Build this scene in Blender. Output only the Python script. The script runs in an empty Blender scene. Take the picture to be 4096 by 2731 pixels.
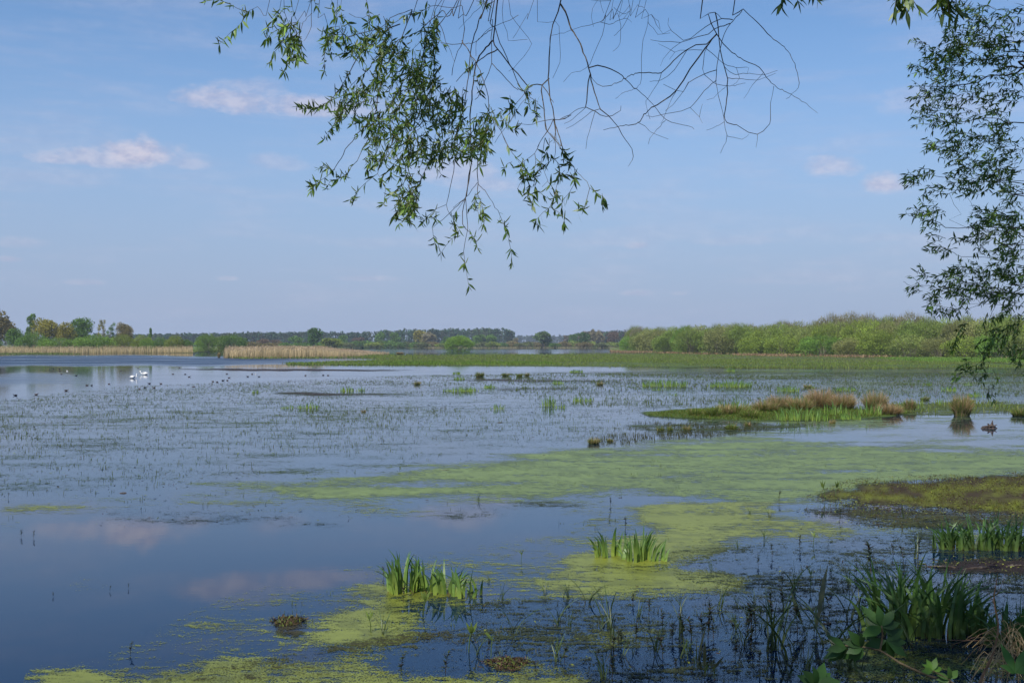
import bpy, math, random
import numpy as np
R = math.radians
rng = np.random.default_rng(11)
random.seed(11)
scene = bpy.context.scene
COL = scene.collection

# ------------------------------------------------------------------ camera
F, CX, HZ, H = 4392.0, 2048.0, 1372.0, 3.5      # focal length, centre and horizon in photo pixels; eye height over the water
cam = bpy.data.cameras.new("camera")
cam.sensor_width = 36.0
cam.lens = 36.0 * F / 4096.0
cam.clip_start, cam.clip_end = 0.1, 9000
cam_o = bpy.data.objects.new("camera", cam)
COL.objects.link(cam_o)
cam_o.location = (0, 0, H)
cam_o.rotation_euler = (R(90) + math.atan((HZ - 1365.5) / F), 0, 0)
scene.camera = cam_o

# ------------------------------------------------------------------ light
SUN_EL, SUN_AZ = 50.0, 27.0       # the sun stands behind the viewer's left shoulder
scene.view_settings.view_transform = 'Standard'
scene.view_settings.look = 'None'
scene.view_settings.exposure = 0.06
scene.view_settings.gamma = 1.0
scene.cycles.max_bounces = 6
scene.cycles.diffuse_bounces = 2
scene.cycles.glossy_bounces = 3
scene.cycles.transmission_bounces = 3
scene.cycles.transparent_max_bounces = 16
scene.cycles.volume_bounces = 0
scene.cycles.use_denoising = True
scene.cycles.sample_clamp_indirect = 6
scene.cycles.caustics_reflective = False
scene.cycles.caustics_refractive = False
sun = bpy.data.lights.new("sun", 'SUN')
sun.energy = 5.0
sun.angle = R(0.5)
sun.color = (1.0, 0.95, 0.86)
sun_o = bpy.data.objects.new("sun", sun)
COL.objects.link(sun_o)
sun_o.rotation_euler = (R(90 - SUN_EL), 0, R(-SUN_AZ))
sun_o.location = (-20, -40, 60)

def az_el(px, py):
    a = math.atan((px - CX) / F)
    return a, math.atan((HZ - py) / F * math.cos(a))

class NT:
    """small helper for node trees"""
    def __init__(s, nt):
        s.nt = nt; s.nodes = nt.nodes; s.links = nt.links
        s.nodes.clear()
    def n(s, t, **kw):
        nd = s.nodes.new(t)
        for k, v in kw.items():
            if hasattr(nd, k): setattr(nd, k, v)
        return nd
    def set(s, nd, i, v):
        if isinstance(v, bpy.types.NodeSocket): s.links.new(v, nd.inputs[i])
        elif v is not None: nd.inputs[i].default_value = v
    def m(s, op, a, b=None, c=None, clamp=False):
        nd = s.n('ShaderNodeMath', operation=op); nd.use_clamp = clamp
        for i, v in enumerate((a, b, c)):
            if v is not None: s.set(nd, i, v)
        return nd.outputs[0]
    def mix(s, f, a, b, mode='MIX'):
        nd = s.n('ShaderNodeMix', data_type='RGBA', blend_type=mode)
        s.set(nd, 0, f); s.set(nd, 6, a); s.set(nd, 7, b)
        return nd.outputs[2]
    def ramp(s, v, a, b, lo=0.0, hi=1.0):
        nd = s.n('ShaderNodeMapRange', interpolation_type='SMOOTHSTEP')
        for i, q in enumerate((v, a, b, lo, hi)): s.set(nd, i, q)
        return nd.outputs[0]
    def noise(s, vec, scale, detail=3.0, rough=0.55, sc=(1, 1, 1), col=False):
        if sc != (1, 1, 1):
            mp = s.n('ShaderNodeMapping'); s.links.new(vec, mp.inputs[0]); mp.inputs[3].default_value = sc
            vec = mp.outputs[0]
        nd = s.n('ShaderNodeTexNoise'); s.links.new(vec, nd.inputs['Vector'])
        nd.inputs['Scale'].default_value = scale; nd.inputs['Detail'].default_value = detail
        nd.inputs['Roughness'].default_value = rough
        return nd.outputs[1 if col else 0]

world = bpy.data.worlds.new("World")
scene.world = world
world.use_nodes = True
w = NT(world.node_tree)
sky = w.n('ShaderNodeTexSky', sky_type='NISHITA')
sky.sun_disc = False
sky.sun_elevation = R(SUN_EL)
sky.sun_rotation = R(180 + SUN_AZ)
sky.air_density, sky.dust_density, sky.ozone_density = 1.0, 0.6, 2.2
SKY = 0.125
base = w.mix(1.0, sky.outputs[0], (SKY * 0.74, SKY * 0.91, SKY * 1.07, 1), 'MULTIPLY')
tc = w.n('ShaderNodeTexCoord')
sep = w.n('ShaderNodeSeparateXYZ'); w.links.new(tc.outputs['Generated'], sep.inputs[0])
AZ = w.m('ARCTAN2', sep.outputs[0], sep.outputs[1])
EL = w.m('ARCSINE', sep.outputs[2])
# the air near the horizon is pale and a little lilac
hzf = w.ramp(EL, 0.0, 0.32, 0.9, 0.0)
base = w.mix(hzf, base, (0.315, 0.390, 0.585, 1))
wn = w.noise(tc.outputs['Generated'], 22.0, 5.0, 0.6, (1, 1, 2.2))
wn2 = w.noise(tc.outputs['Generated'], 60.0, 4.0, 0.6, (1, 1, 2.0))
CL = [(940, 405, 250, 55, 1.0), (1200, 430, 270, 45, .9), (1000, 360, 160, 42, .6), (1480, 430, 180, 45, .6),
      (560, 622, 190, 58, 1.15), (420, 640, 300, 38, .8), (740, 650, 160, 35, .55), (585, 595, 75, 52, 1.3),
      (3330, 668, 130, 48, .75), (3545, 738, 105, 40, .95), (3650, 410, 150, 60, .4), (3900, 430, 200, 70, .45),
      (1850, 690, 230, 60, .6), (1960, 740, 180, 36, .55), (2545, 982, 70, 20, .6), (1100, 655, 130, 38, .4),
      (1180, 140, 150, 80, .3), (90, 975, 130, 22, .35), (2950, 960, 300, 24, .28), (1480, 1115, 170, 14, .4),
      (330, 1130, 90, 12, .4), (2560, 1172, 90, 14, .4), (2720, 1172, 60, 12, .35), (40, 1038, 60, 12, .5), (910, 1115, 50, 9, .4),
      (-600, 700, 300, 90, .8), (4900, 560, 420, 90, .8), (5400, 900, 300, 40, .6), (-1200, 950, 400, 40, .6)]
tot = None
for (px, py, wx, wy, k) in CL:
    a, e = az_el(px, py)
    dx = w.m('DIVIDE', w.m('SUBTRACT', AZ, a), wx * .9 / F)
    dy = w.m('DIVIDE', w.m('SUBTRACT', EL, e), wy * 1.2 / F)
    low = w.m('MULTIPLY', w.m('MULTIPLY', dy, dy), w.m('ADD', 1.0, w.m('LESS_THAN', dy, 0.0)))
    q = w.m('SUBTRACT', 1.0, w.m('ADD', w.m('MULTIPLY', dx, dx), low))
    q = w.m('ADD', q, w.m('ADD', w.m('MULTIPLY', w.m('SUBTRACT', wn, 0.5), 2.6), w.m('MULTIPLY', w.m('SUBTRACT', wn2, 0.5), 0.9)))
    q = w.ramp(q, -0.35, 1.15, 0.0, k)
    tot = q if tot is None else w.m('MAXIMUM', tot, q)
streak = w.noise(tc.outputs['Generated'], 5.0, 5.0, 0.62, (1, 1, 7.0))
tot = w.m('MAXIMUM', tot, w.m('MULTIPLY', w.ramp(streak, 0.44, 0.72, 0.0, 0.3), w.ramp(EL, 0.0, 0.05)))
cc = w.mix(w.ramp(wn2, 0.35, 0.65), (0.48, 0.47, 0.62, 1), (0.68, 0.63, 0.72, 1))
skyc = w.mix(w.m('MULTIPLY', tot, 0.64, clamp=True), base, cc)
bg = w.n('ShaderNodeBackground'); w.links.new(skyc, bg.inputs[0]); bg.inputs[1].default_value = 1.0
wo = w.n('ShaderNodeOutputWorld'); w.links.new(bg.outputs[0], wo.inputs[0])

# ------------------------------------------------------------------ helpers
def G(px, py):
    """a point of the water's surface seen at that pixel"""
    d = H * F / max(py - HZ, 1.0)
    return np.array([(px - CX) / F * d, d, 0.0])
def dist(py): return H * F / (py - HZ)
def P3(px, py, d):
    return np.array([(px - CX) / F * d, d, H + (HZ - py) / F * d])
def to_px(x, y):
    y = np.maximum(y, 0.5)
    return CX + F * x / y, HZ + H * F / y
def inpoly(px, py, poly):
    c = np.zeros(px.shape, bool)
    n = len(poly); j = n - 1
    for i in range(n):
        xi, yi = poly[i]; xj, yj = poly[j]
        if yi != yj:
            t = ((yi > py) != (yj > py)) & (px < (xj - xi) * (py - yi) / (yj - yi) + xi)
            c ^= t
        j = i
    return c
def vnoise(x, y, seed=0):
    """smooth value noise 0..1 in numpy"""
    r = np.random.default_rng(seed); T = r.random((64, 64))
    xi = np.floor(x).astype(int); yi = np.floor(y).astype(int)
    fx = x - xi; fy = y - yi
    fx = fx * fx * (3 - 2 * fx); fy = fy * fy * (3 - 2 * fy)
    a = T[xi % 64, yi % 64]; b = T[(xi + 1) % 64, yi % 64]; c = T[xi % 64, (yi + 1) % 64]; d = T[(xi + 1) % 64, (yi + 1) % 64]
    return (a * (1 - fx) + b * fx) * (1 - fy) + (c * (1 - fx) + d * fx) * fy
def fbm(x, y, seed=0, o=3):
    s = 0; a = 0.5; t = 0
    for k in range(o):
        s = s + a * vnoise(x * 2 ** k, y * 2 ** k, seed + k); t += a; a *= 0.55
    return s / t

class Buf:
    """collects vertices, faces and pigment colours; build() links them as ONE mesh object"""
    def __init__(s): s.v = []; s.f = []; s.c = []; s.n = 0
    def add(s, V, Fc, C):
        V = np.asarray(V, float).reshape(-1, 3); Fc = np.asarray(Fc, int)
        if Fc.shape[1] == 3: Fc = np.hstack([Fc, Fc[:, 2:3]])
        s.v.append(V); s.f.append(Fc + s.n)
        C = np.asarray(C, float)
        if C.ndim == 1: C = np.tile(C, (len(V), 1))
        s.c.append(C); s.n += len(V)
    def build(s, name, mat, parent=None, origin=None, smooth=False):
        V = np.vstack(s.v); Fq = np.vstack(s.f); C = np.vstack(s.c)
        if origin is not None: V = V - np.asarray(origin)
        me = bpy.data.meshes.new(name)
        tri = Fq[:, 2] == Fq[:, 3]
        cnt = np.where(tri, 3, 4)
        flat = Fq.reshape(-1)[np.ravel(np.stack([np.ones_like(tri), np.ones_like(tri), np.ones_like(tri), ~tri], 1))]
        me.vertices.add(len(V)); me.vertices.foreach_set('co', V.astype(np.float32).ravel())
        me.loops.add(len(flat)); me.loops.foreach_set('vertex_index', flat.astype(np.int32))
        me.polygons.add(len(Fq))
        me.polygons.foreach_set('loop_start', np.concatenate([[0], np.cumsum(cnt)[:-1]]).astype(np.int32))
        me.polygons.foreach_set('loop_total', cnt.astype(np.int32))
        me.polygons.foreach_set('use_smooth', np.full(len(Fq), smooth))
        a = me.color_attributes.new('Col', 'FLOAT_COLOR', 'POINT')
        a.data.foreach_set('color', np.hstack([C[:, :3], np.ones((len(C), 1))]).astype(np.float32).ravel())
        me.update(calc_edges=True)
        me.materials.append(mat)
        o = bpy.data.objects.new(name, me)
        COL.objects.link(o)
        if parent is not None: o.parent = parent
        elif origin is not None: o.location = origin
        return o

def tag(o, label=None, cat=None, group=None, kind=None):
    if label: o['label'] = label
    if cat: o['category'] = cat
    if group: o['group'] = group
    if kind: o['kind'] = kind
    return o
def empty(name, loc):
    o = bpy.data.objects.new(name, None); COL.objects.link(o); o.location = loc
    return o
def copy_tree(o, loc, rz, sc=(1, 1, 1), color=None):
    c = o.copy(); COL.objects.link(c)
    c.location = loc; c.rotation_euler = (0, 0, rz); c.scale = sc
    if color is not None: c.color = color
    for ch in o.children:
        d = ch.copy(); COL.objects.link(d); d.parent = c
        if color is not None: d.color = color
    return c

def norm(a): return a / np.maximum(np.linalg.norm(a, axis=-1, keepdims=True), 1e-9)

def blades(buf, base, hgt, wid, lean, az, segs=3, c0=(.1, .2, .05), c1=(.05, .12, .03), cvar=0.15, face=None, curl=1.6, taper=0.75):
    """grass-like blades: base Nx3, height, width, lean (sideways reach at the tip, as a fraction of height), azimuth of lean"""
    N = len(base)
    hgt = np.broadcast_to(hgt, (N,)); wid = np.broadcast_to(wid, (N,)); lean = np.broadcast_to(lean, (N,))
    if face is None: face = rng.uniform(0, math.pi, N)
    t = np.linspace(0, 1, segs + 1)
    hx = np.cos(az)[:, None] * (lean * hgt)[:, None] * t ** curl
    hy = np.sin(az)[:, None] * (lean * hgt)[:, None] * t ** curl
    hz = hgt[:, None] * (t - 0.35 * np.minimum(lean, 1.5)[:, None] * t ** 3)
    cen = base[:, None, :] + np.stack([hx, hy, hz], 2)
    wv = np.stack([np.cos(face), np.sin(face), np.zeros(N)], 1)[:, None, :]
    prof = (1 - t ** (1 / max(1 - taper, .05)))
    prof[-1] = 0.03
    half = (wid[:, None] * prof / 2)[:, :, None] * wv
    V = np.stack([cen - half, cen + half], 2).reshape(-1, 3)
    k = 2 * (segs + 1)
    o = np.arange(N)[:, None] * k
    q = np.array([[2 * i, 2 * i + 1, 2 * i + 3, 2 * i + 2] for i in range(segs)])
    Fc = (o[:, None, :] + q[None]).reshape(-1, 4)
    c0 = np.asarray(c0, float); c1 = np.asarray(c1, float)
    if c0.ndim == 1: c0 = np.tile(c0, (N, 1))
    if c1.ndim == 1: c1 = np.tile(c1, (N, 1))
    tt = t[None, :, None]
    C = c0[:, None, :] * (1 - tt) ** 1.5 + c1[:, None, :] * (1 - (1 - tt) ** 1.5)
    C = C * (1 + rng.normal(0, cvar, (N, 1, 1))).clip(0.3, 2)
    C = np.repeat(C[:, :, None, :], 2, 2).reshape(-1, 3)
    buf.add(V, Fc, C)

def leaves(buf, base, d, up, L, W, col, stations=(0.15, 0.85, 1.0, 0.6, 0.04), droop=0.3):
    """curved leaf blades: base, unit direction, an up-ish vector, length, width"""
    N = len(base)
    side = norm(np.cross(d, up)); nrm = np.cross(side, d)
    s = len(stations); t = np.linspace(0, 1, s)
    L = np.broadcast_to(L, (N,)); W = np.broadcast_to(W, (N,)); droop = np.broadcast_to(droop, (N,))
    cen = base[:, None] + d[:, None] * (L[:, None] * t)[:, :, None] - nrm[:, None] * (L[:, None] * droop[:, None] * t ** 2)[:, :, None]
    half = side[:, None] * (W[:, None] * np.array(stations) / 2)[:, :, None]
    V = np.stack([cen - half, cen + half], 2).reshape(-1, 3)
    o = np.arange(N)[:, None] * 2 * s
    q = np.array([[2 * i, 2 * i + 1, 2 * i + 3, 2 * i + 2] for i in range(s - 1)])
    Fc = (o[:, None, :] + q[None]).reshape(-1, 4)
    C = np.repeat(np.broadcast_to(col, (N, 3))[:, None], 2 * s, 1).reshape(-1, 3)
    buf.add(V, Fc, C)

def smoothline(pts, step):
    pts = np.asarray(pts, float)
    if len(pts) < 3:
        n = max(2, int(np.linalg.norm(pts[-1] - pts[0]) / step) + 1)
        return pts[0] + (pts[-1] - pts[0]) * np.linspace(0, 1, n)[:, None]
    out = []
    p = np.vstack([2 * pts[0] - pts[1], pts, 2 * pts[-1] - pts[-2]])
    for i in range(1, len(p) - 2):
        n = max(1, int(np.linalg.norm(p[i + 1] - p[i]) / step))
        t = np.linspace(0, 1, n, endpoint=False)[:, None]
        out.append(0.5 * ((2 * p[i]) + (-p[i - 1] + p[i + 1]) * t + (2 * p[i - 1] - 5 * p[i] + 4 * p[i + 1] - p[i + 2]) * t ** 2
                          + (-p[i - 1] + 3 * p[i] - 3 * p[i + 1] + p[i + 2]) * t ** 3))
    out.append(pts[-1:])
    return np.vstack(out)

def tube(buf, pts, rad, col, sides=5, squash=1.0, wobble=0.0):
    pts = np.asarray(pts, float); n = len(pts)
    rad = np.broadcast_to(rad, (n,)) if np.ndim(rad) else np.full(n, rad)
    tan = norm(np.gradient(pts, axis=0))
    ref = np.array([0, 0, 1.0]) if abs(tan[0][2]) < 0.9 else np.array([0, 1.0, 0])
    a = norm(np.cross(tan, ref)); b = np.cross(a, tan)
    for i in range(1, n):      # keep frames from flipping
        if np.dot(a[i], a[i - 1]) < 0: a[i] = -a[i]; b[i] = -b[i]
    th = np.linspace(0, 2 * math.pi, sides, endpoint=False)
    rr = rad[:, None] * (1 + wobble * rng.normal(0, 1, (n, sides)))
    V = pts[:, None] + (a[:, None] * np.cos(th)[None, :, None] + b[:, None] * (np.sin(th) * squash)[None, :, None]) * rr[:, :, None]
    Fc = []
    for i in range(n - 1):
        for k in range(sides):
            k2 = (k + 1) % sides
            Fc.append((i * sides + k, i * sides + k2, (i + 1) * sides + k2, (i + 1) * sides + k))
    V = V.reshape(-1, 3)
    V = np.vstack([V, pts[0:1], pts[-1:]])
    m = n * sides
    for k in range(sides):
        k2 = (k + 1) % sides
        Fc.append((m, k2, k, k)); Fc.append((m + 1, m - sides + k, m - sides + k2, m - sides + k2))
    buf.add(V, Fc, col)

# ------------------------------------------------------------------ materials
def new_mat(name):
    m = bpy.data.materials.new(name); m.use_nodes = True
    return m, NT(m.node_tree)
def leaf_mat(name, trans=0.3, gloss=0.0, rough=0.5, tint_object=False, var=0.12, nscale=3.0):
    m, t = new_mat(name)
    at = t.n('ShaderNodeAttribute', attribute_name='Col')
    c = at.outputs[0]
    if tint_object:
        oi = t.n('ShaderNodeObjectInfo')
        c = t.mix(1.0, c, oi.outputs['Color'], 'MULTIPLY')
    geo = t.n('ShaderNodeNewGeometry')
    nz = t.noise(geo.outputs['Position'], nscale, 2.0)
    hs = t.n('ShaderNodeHueSaturation'); t.links.new(c, hs.inputs['Color'])
    t.set(hs, 'Value', t.ramp(nz, 0.3, 0.7, 1 - var, 1 + var))
    c = hs.outputs[0]
    d = t.n('ShaderNodeBsdfDiffuse'); t.links.new(c, d.inputs[0])
    tr = t.n('ShaderNodeBsdfTranslucent'); t.links.new(t.mix(1.0, c, (1.25, 1.2, 0.55, 1), 'MULTIPLY'), tr.inputs[0])
    mx = t.n('ShaderNodeMixShader'); mx.inputs[0].default_value = trans
    t.links.new(d.outputs[0], mx.inputs[1]); t.links.new(tr.outputs[0], mx.inputs[2])
    s = mx.outputs[0]
    if gloss > 0:
        g = t.n('ShaderNodeBsdfGlossy'); g.inputs['Roughness'].default_value = rough
        g.inputs[0].default_value = (1, 1, 1, 1)
        m2 = t.n('ShaderNodeMixShader'); m2.inputs[0].default_value = gloss
        t.links.new(s, m2.inputs[1]); t.links.new(g.outputs[0], m2.inputs[2]); s = m2.outputs[0]
    o = t.n('ShaderNodeOutputMaterial'); t.links.new(s, o.inputs[0])
    return m
def solid_mat(name, col=None, rough=0.8, var=0.25, nscale=20.0, spec=0.3, bump=0.0):
    m, t = new_mat(name)
    if col is None:
        c = t.n('ShaderNodeAttribute', attribute_name='Col').outputs[0]
    else:
        rgb = t.n('ShaderNodeRGB'); rgb.outputs[0].default_value = (*col, 1); c = rgb.outputs[0]
    geo = t.n('ShaderNodeNewGeometry')
    nz = t.noise(geo.outputs['Position'], nscale, 4.0)
    hs = t.n('ShaderNodeHueSaturation'); t.links.new(c, hs.inputs['Color'])
    t.set(hs, 'Value', t.ramp(nz, 0.3, 0.7, 1 - var, 1 + var))
    p = t.n('ShaderNodeBsdfPrincipled'); t.links.new(hs.outputs[0], p.inputs['Base Color'])
    p.inputs['Roughness'].default_value = rough; p.inputs['Specular IOR Level'].default_value = spec
    if bump:
        b = t.n('ShaderNodeBump'); b.inputs['Strength'].default_value = bump; t.links.new(nz, b.inputs['Height'])
        t.links.new(b.outputs[0], p.inputs['Normal'])
    o = t.n('ShaderNodeOutputMaterial'); t.links.new(p.outputs[0], o.inputs[0])
    return m

M_FAR = leaf_mat("far_foliage", 0.3, 0, tint_object=True, var=0.15, nscale=0.35)
M_WOODFAR = leaf_mat("far_wood", 0.15, 0, var=0.18, nscale=0.02)
M_LEAF = leaf_mat("willow_leaf", 0.3, 0.03, 0.45, nscale=6)
M_CATKIN = leaf_mat("willow_catkin", 0.3, 0.0, nscale=40)
M_BLADE = leaf_mat("iris_blade", 0.3, 0.03, 0.5, nscale=8)
M_GRASS = leaf_mat("marsh_grass", 0.3, 0.0, nscale=1.0)
M_REED = leaf_mat("dry_reed", 0.25, 0.0, nscale=0.5, var=0.18)
M_BARK = solid_mat("bark", None, 0.85, 0.3, 60, 0.2)
M_TRUNK = solid_mat("trunk_bark", None, 0.9, 0.4, 14, 0.2, 0.6)
M_FEATHER = solid_mat("feathers", None, 0.7, 0.08, 30, 0.2)
M_WOOD = solid_mat("wet_wood", None, 0.6, 0.4, 12, 0.4, 0.5)
M_SCRAP = solid_mat("plant_scraps", None, 0.8, 0.3, 30, 0.2)

# water: dark body, physical Fresnel, faint ripples; 'rip' marks the wind-ruffled stretches
M_WATER, t = new_mat("water")
geo = t.n('ShaderNodeNewGeometry')
rip = t.n('ShaderNodeAttribute', attribute_name='rip').outputs['Fac']
pos = geo.outputs['Position']
rn = t.noise(pos, 0.05, 3.0, 0.6, (0.5, 1.6, 1))
ripv = t.m('MULTIPLY', rip, t.ramp(rn, 0.3, 0.62, 0.35, 1.0))
p = t.n('ShaderNodeBsdfPrincipled')
p.inputs['Base Color'].default_value = (0.002, 0.011, 0.034, 1)
t.set(p, 'Roughness', t.m('ADD', 0.018, t.m('MULTIPLY', ripv, 0.42)))
p.inputs['IOR'].default_value = 1.33
p.inputs['Specular IOR Level'].default_value = 0.5
n1 = t.noise(pos, 5.0, 3.0, 0.6, (0.5, 1.5, 1))
n2 = t.noise(pos, 0.9, 2.0, 0.5, (0.5, 1.4, 1))
b = t.n('ShaderNodeBump'); b.inputs['Distance'].default_value = 0.01
t.set(b, 'Strength', t.m('ADD', 0.025, t.m('MULTIPLY', rip, 0.25)))
t.links.new(t.m('ADD', n1, t.m('MULTIPLY', n2, 2.0)), b.inputs['Height'])
t.links.new(b.outputs[0], p.inputs['Normal'])
o = t.n('ShaderNodeOutputMaterial'); t.links.new(p.outputs[0], o.inputs[0])

def sheet_mat(name, amp, speck, wet=0.25, rough=0.5, grain=120.0):
    """a floating cover whose 'cov' attribute says how closed it is; holes show the water"""
    m, t = new_mat(name)
    geo = t.n('ShaderNodeNewGeometry'); pos = geo.outputs['Position']
    cov = t.n('ShaderNodeAttribute', attribute_name='cov').outputs['Fac']
    col = t.n('ShaderNodeAttribute', attribute_name='Col').outputs[0]
    a = t.noise(pos, 0.55, 5.0, 0.62, (0.55, 1.3, 1))
    b = t.noise(pos, 7.0, 4.0, 0.65, (0.6, 1.2, 1))
    c = t.noise(pos, 45.0, 2.0, 0.7)
    v = t.m('ADD', cov, t.m('MULTIPLY', t.m('SUBTRACT', a, 0.5), amp))
    v = t.m('ADD', v, t.m('MULTIPLY', t.m('SUBTRACT', b, 0.5), speck))
    v = t.m('ADD', v, t.m('MULTIPLY', t.m('SUBTRACT', c, 0.5), speck * 1.1))
    al = t.ramp(v, 0.46, 0.54)
    al = t.m('MULTIPLY', al, t.m('GREATER_THAN', cov, 0.03))
    vo = t.n('ShaderNodeTexVoronoi'); t.links.new(pos, vo.inputs['Vector']); vo.inputs['Scale'].default_value = grain
    hs = t.n('ShaderNodeHueSaturation'); t.links.new(col, hs.inputs['Color'])
    t.set(hs, 'Value', t.m('ADD', t.ramp(t.n('ShaderNodeSeparateColor').outputs[0] if False else vo.outputs['Distance'], 0.0, 0.6, 1.2, 0.7),
                           t.m('MULTIPLY', t.m('SUBTRACT', b, 0.5), 0.5)))
    p = t.n('ShaderNodeBsdfPrincipled'); t.links.new(hs.outputs[0], p.inputs['Base Color'])
    p.inputs['Roughness'].default_value = rough; p.inputs['Specular IOR Level'].default_value = wet
    bp = t.n('ShaderNodeBump'); bp.inputs['Strength'].default_value = 0.4; bp.inputs['Distance'].default_value = 0.01
    t.links.new(t.m('ADD', b, c), bp.inputs['Height']); t.links.new(bp.outputs[0], p.inputs['Normal'])
    tr = t.n('ShaderNodeBsdfTransparent')
    mx = t.n('ShaderNodeMixShader'); t.links.new(al, mx.inputs[0])
    t.links.new(tr.outputs[0], mx.inputs[1]); t.links.new(p.outputs[0], mx.inputs[2])
    o = t.n('ShaderNodeOutputMaterial'); t.links.new(mx.outputs[0], o.inputs[0])
    return m
M_DUCKWEED = sheet_mat("duckweed", 2.3, 1.9, 0.36, 0.45, 110)
M_WEED = sheet_mat("water_weed", 1.2, 1.3, 0.12, 0.85, 40)

# ground
M_GROUND, t = new_mat("ground")
geo = t.n('ShaderNodeNewGeometry'); pos = geo.outputs['Position']
a = t.noise(pos, 0.8, 5.0, 0.6); b = t.noise(pos, 18.0, 4.0, 0.6)
c = t.mix(t.ramp(a, 0.4, 0.6), (0.035, 0.028, 0.018, 1), (0.045, 0.06, 0.02, 1))
c = t.mix(t.ramp(b, 0.45, 0.7), c, (0.07, 0.055, 0.03, 1))
p = t.n('ShaderNodeBsdfPrincipled'); t.links.new(c, p.inputs['Base Color']); p.inputs['Roughness'].default_value = 0.95
bp = t.n('ShaderNodeBump'); bp.inputs['Strength'].default_value = 0.7; bp.inputs['Distance'].default_value = 0.05
t.links.new(t.m('ADD', a, b), bp.inputs['Height']); t.links.new(bp.outputs[0], p.inputs['Normal'])
o = t.n('ShaderNodeOutputMaterial'); t.links.new(p.outputs[0], o.inputs[0])
def meadow_mat(name, c1, c2, sc):
    m, t = new_mat(name)
    geo = t.n('ShaderNodeNewGeometry')
    a = t.noise(geo.outputs['Position'], sc, 5.0, 0.6, (0.6, 1, 1))
    c = t.mix(t.ramp(a, 0.4, 0.62), (*c1, 1), (*c2, 1))
    p = t.n('ShaderNodeBsdfPrincipled'); t.links.new(c, p.inputs['Base Color']); p.inputs['Roughness'].default_value = 1.0
    p.inputs['Specular IOR Level'].default_value = 0.0
    o = t.n('ShaderNodeOutputMaterial'); t.links.new(p.outputs[0], o.inputs[0])
    return m
M_MEADOW = meadow_mat("meadow", (0.07, 0.12, 0.03), (0.16, 0.16, 0.07), 0.05)
M_FIELD = meadow_mat("pale_field", (0.16, 0.17, 0.08), (0.25, 0.21, 0.13), 0.01)

# ------------------------------------------------------------------ ground, water, land
def grid_object(name, X, Y, Z, mat, attrs=None, col=None, keep=None, smooth=True):
    ny, nx = X.shape
    me = bpy.data.meshes.new(name)
    V = np.stack([X, Y, Z], 2).reshape(-1, 3)
    idx = np.arange(nx * ny).reshape(ny, nx)
    Q = np.stack([idx[:-1, :-1], idx[:-1, 1:], idx[1:, 1:], idx[1:, :-1]], 2).reshape(-1, 4)
    if keep is not None:
        k = (keep[:-1, :-1] | keep[:-1, 1:] | keep[1:, 1:] | keep[1:, :-1]).reshape(-1)
        Q = Q[k]
        used = np.zeros(len(V), bool); used[Q.ravel()] = True
        remap = np.cumsum(used) - 1
        Q = remap[Q]; V = V[used]
    else: used = np.ones(len(V), bool)
    me.vertices.add(len(V)); me.vertices.foreach_set('co', V.astype(np.float32).ravel())
    me.loops.add(Q.size); me.loops.foreach_set('vertex_index', Q.astype(np.int32).ravel())
    me.polygons.add(len(Q)); me.polygons.foreach_set('loop_start', (np.arange(len(Q)) * 4).astype(np.int32))
    me.polygons.foreach_set('loop_total', np.full(len(Q), 4, np.int32))
    me.polygons.foreach_set('use_smooth', np.full(len(Q), smooth))
    for k, A in (attrs or {}).items():
        at = me.attributes.new(k, 'FLOAT', 'POINT'); at.data.foreach_set('value', A.reshape(-1)[used].astype(np.float32))
    if col is not None:
        at = me.color_attributes.new('Col', 'FLOAT_COLOR', 'POINT')
        cc = np.hstack([col.reshape(-1, 3)[used], np.ones((used.sum(), 1))])
        at.data.foreach_set('color', cc.astype(np.float32).ravel())
    me.update(calc_edges=True); me.materials.append(mat)
    o = bpy.data.objects.new(name, me); COL.objects.link(o)
    return o

def shore_y(x):      # where the near bank meets the water
    return 8.3 + 0.5 * np.sin(x * 0.9) + np.where(x > 3.0, (x - 3.0) * 1.05, 0) + np.where(x < -6, (-x - 6) * .4, 0)
def bank_h(x, y):
    s = (shore_y(x) - y)
    u = np.clip(s / 6.5, -1, 1)
    h = np.where(s > 0, 1.85 * (u * u * (3 - 2 * u)), -0.45 * (u * u * (3 + 2 * u) if False else np.minimum(1, -u * 1.5)))
    return h + 0.05 * (fbm(x * 1.3 + 50, y * 1.3 + 50, 5) - .5) * (s > 0)
gx = np.sinh(np.linspace(-7.2, 7.2, 150)) ; gx = gx / gx.max() * 3300
gy = np.concatenate([-np.sinh(np.linspace(4.6, 0, 25, endpoint=False)) * 1.2, np.linspace(0, 26, 90, endpoint=False), 26 * np.exp(np.linspace(0, math.log(3300 / 26), 60))])
gx = np.unique(np.concatenate([gx, np.linspace(-14, 18, 110)]))
X, Y = np.meshgrid(gx, gy)
Z = bank_h(X, Y)
Z = np.where(Y > 40, -0.45 + np.clip((Y - 1900) / 1300, 0, 1) * 9.0, Z)
tag(grid_object('ground', X, Y, Z, M_GROUND), kind='structure')

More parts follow.
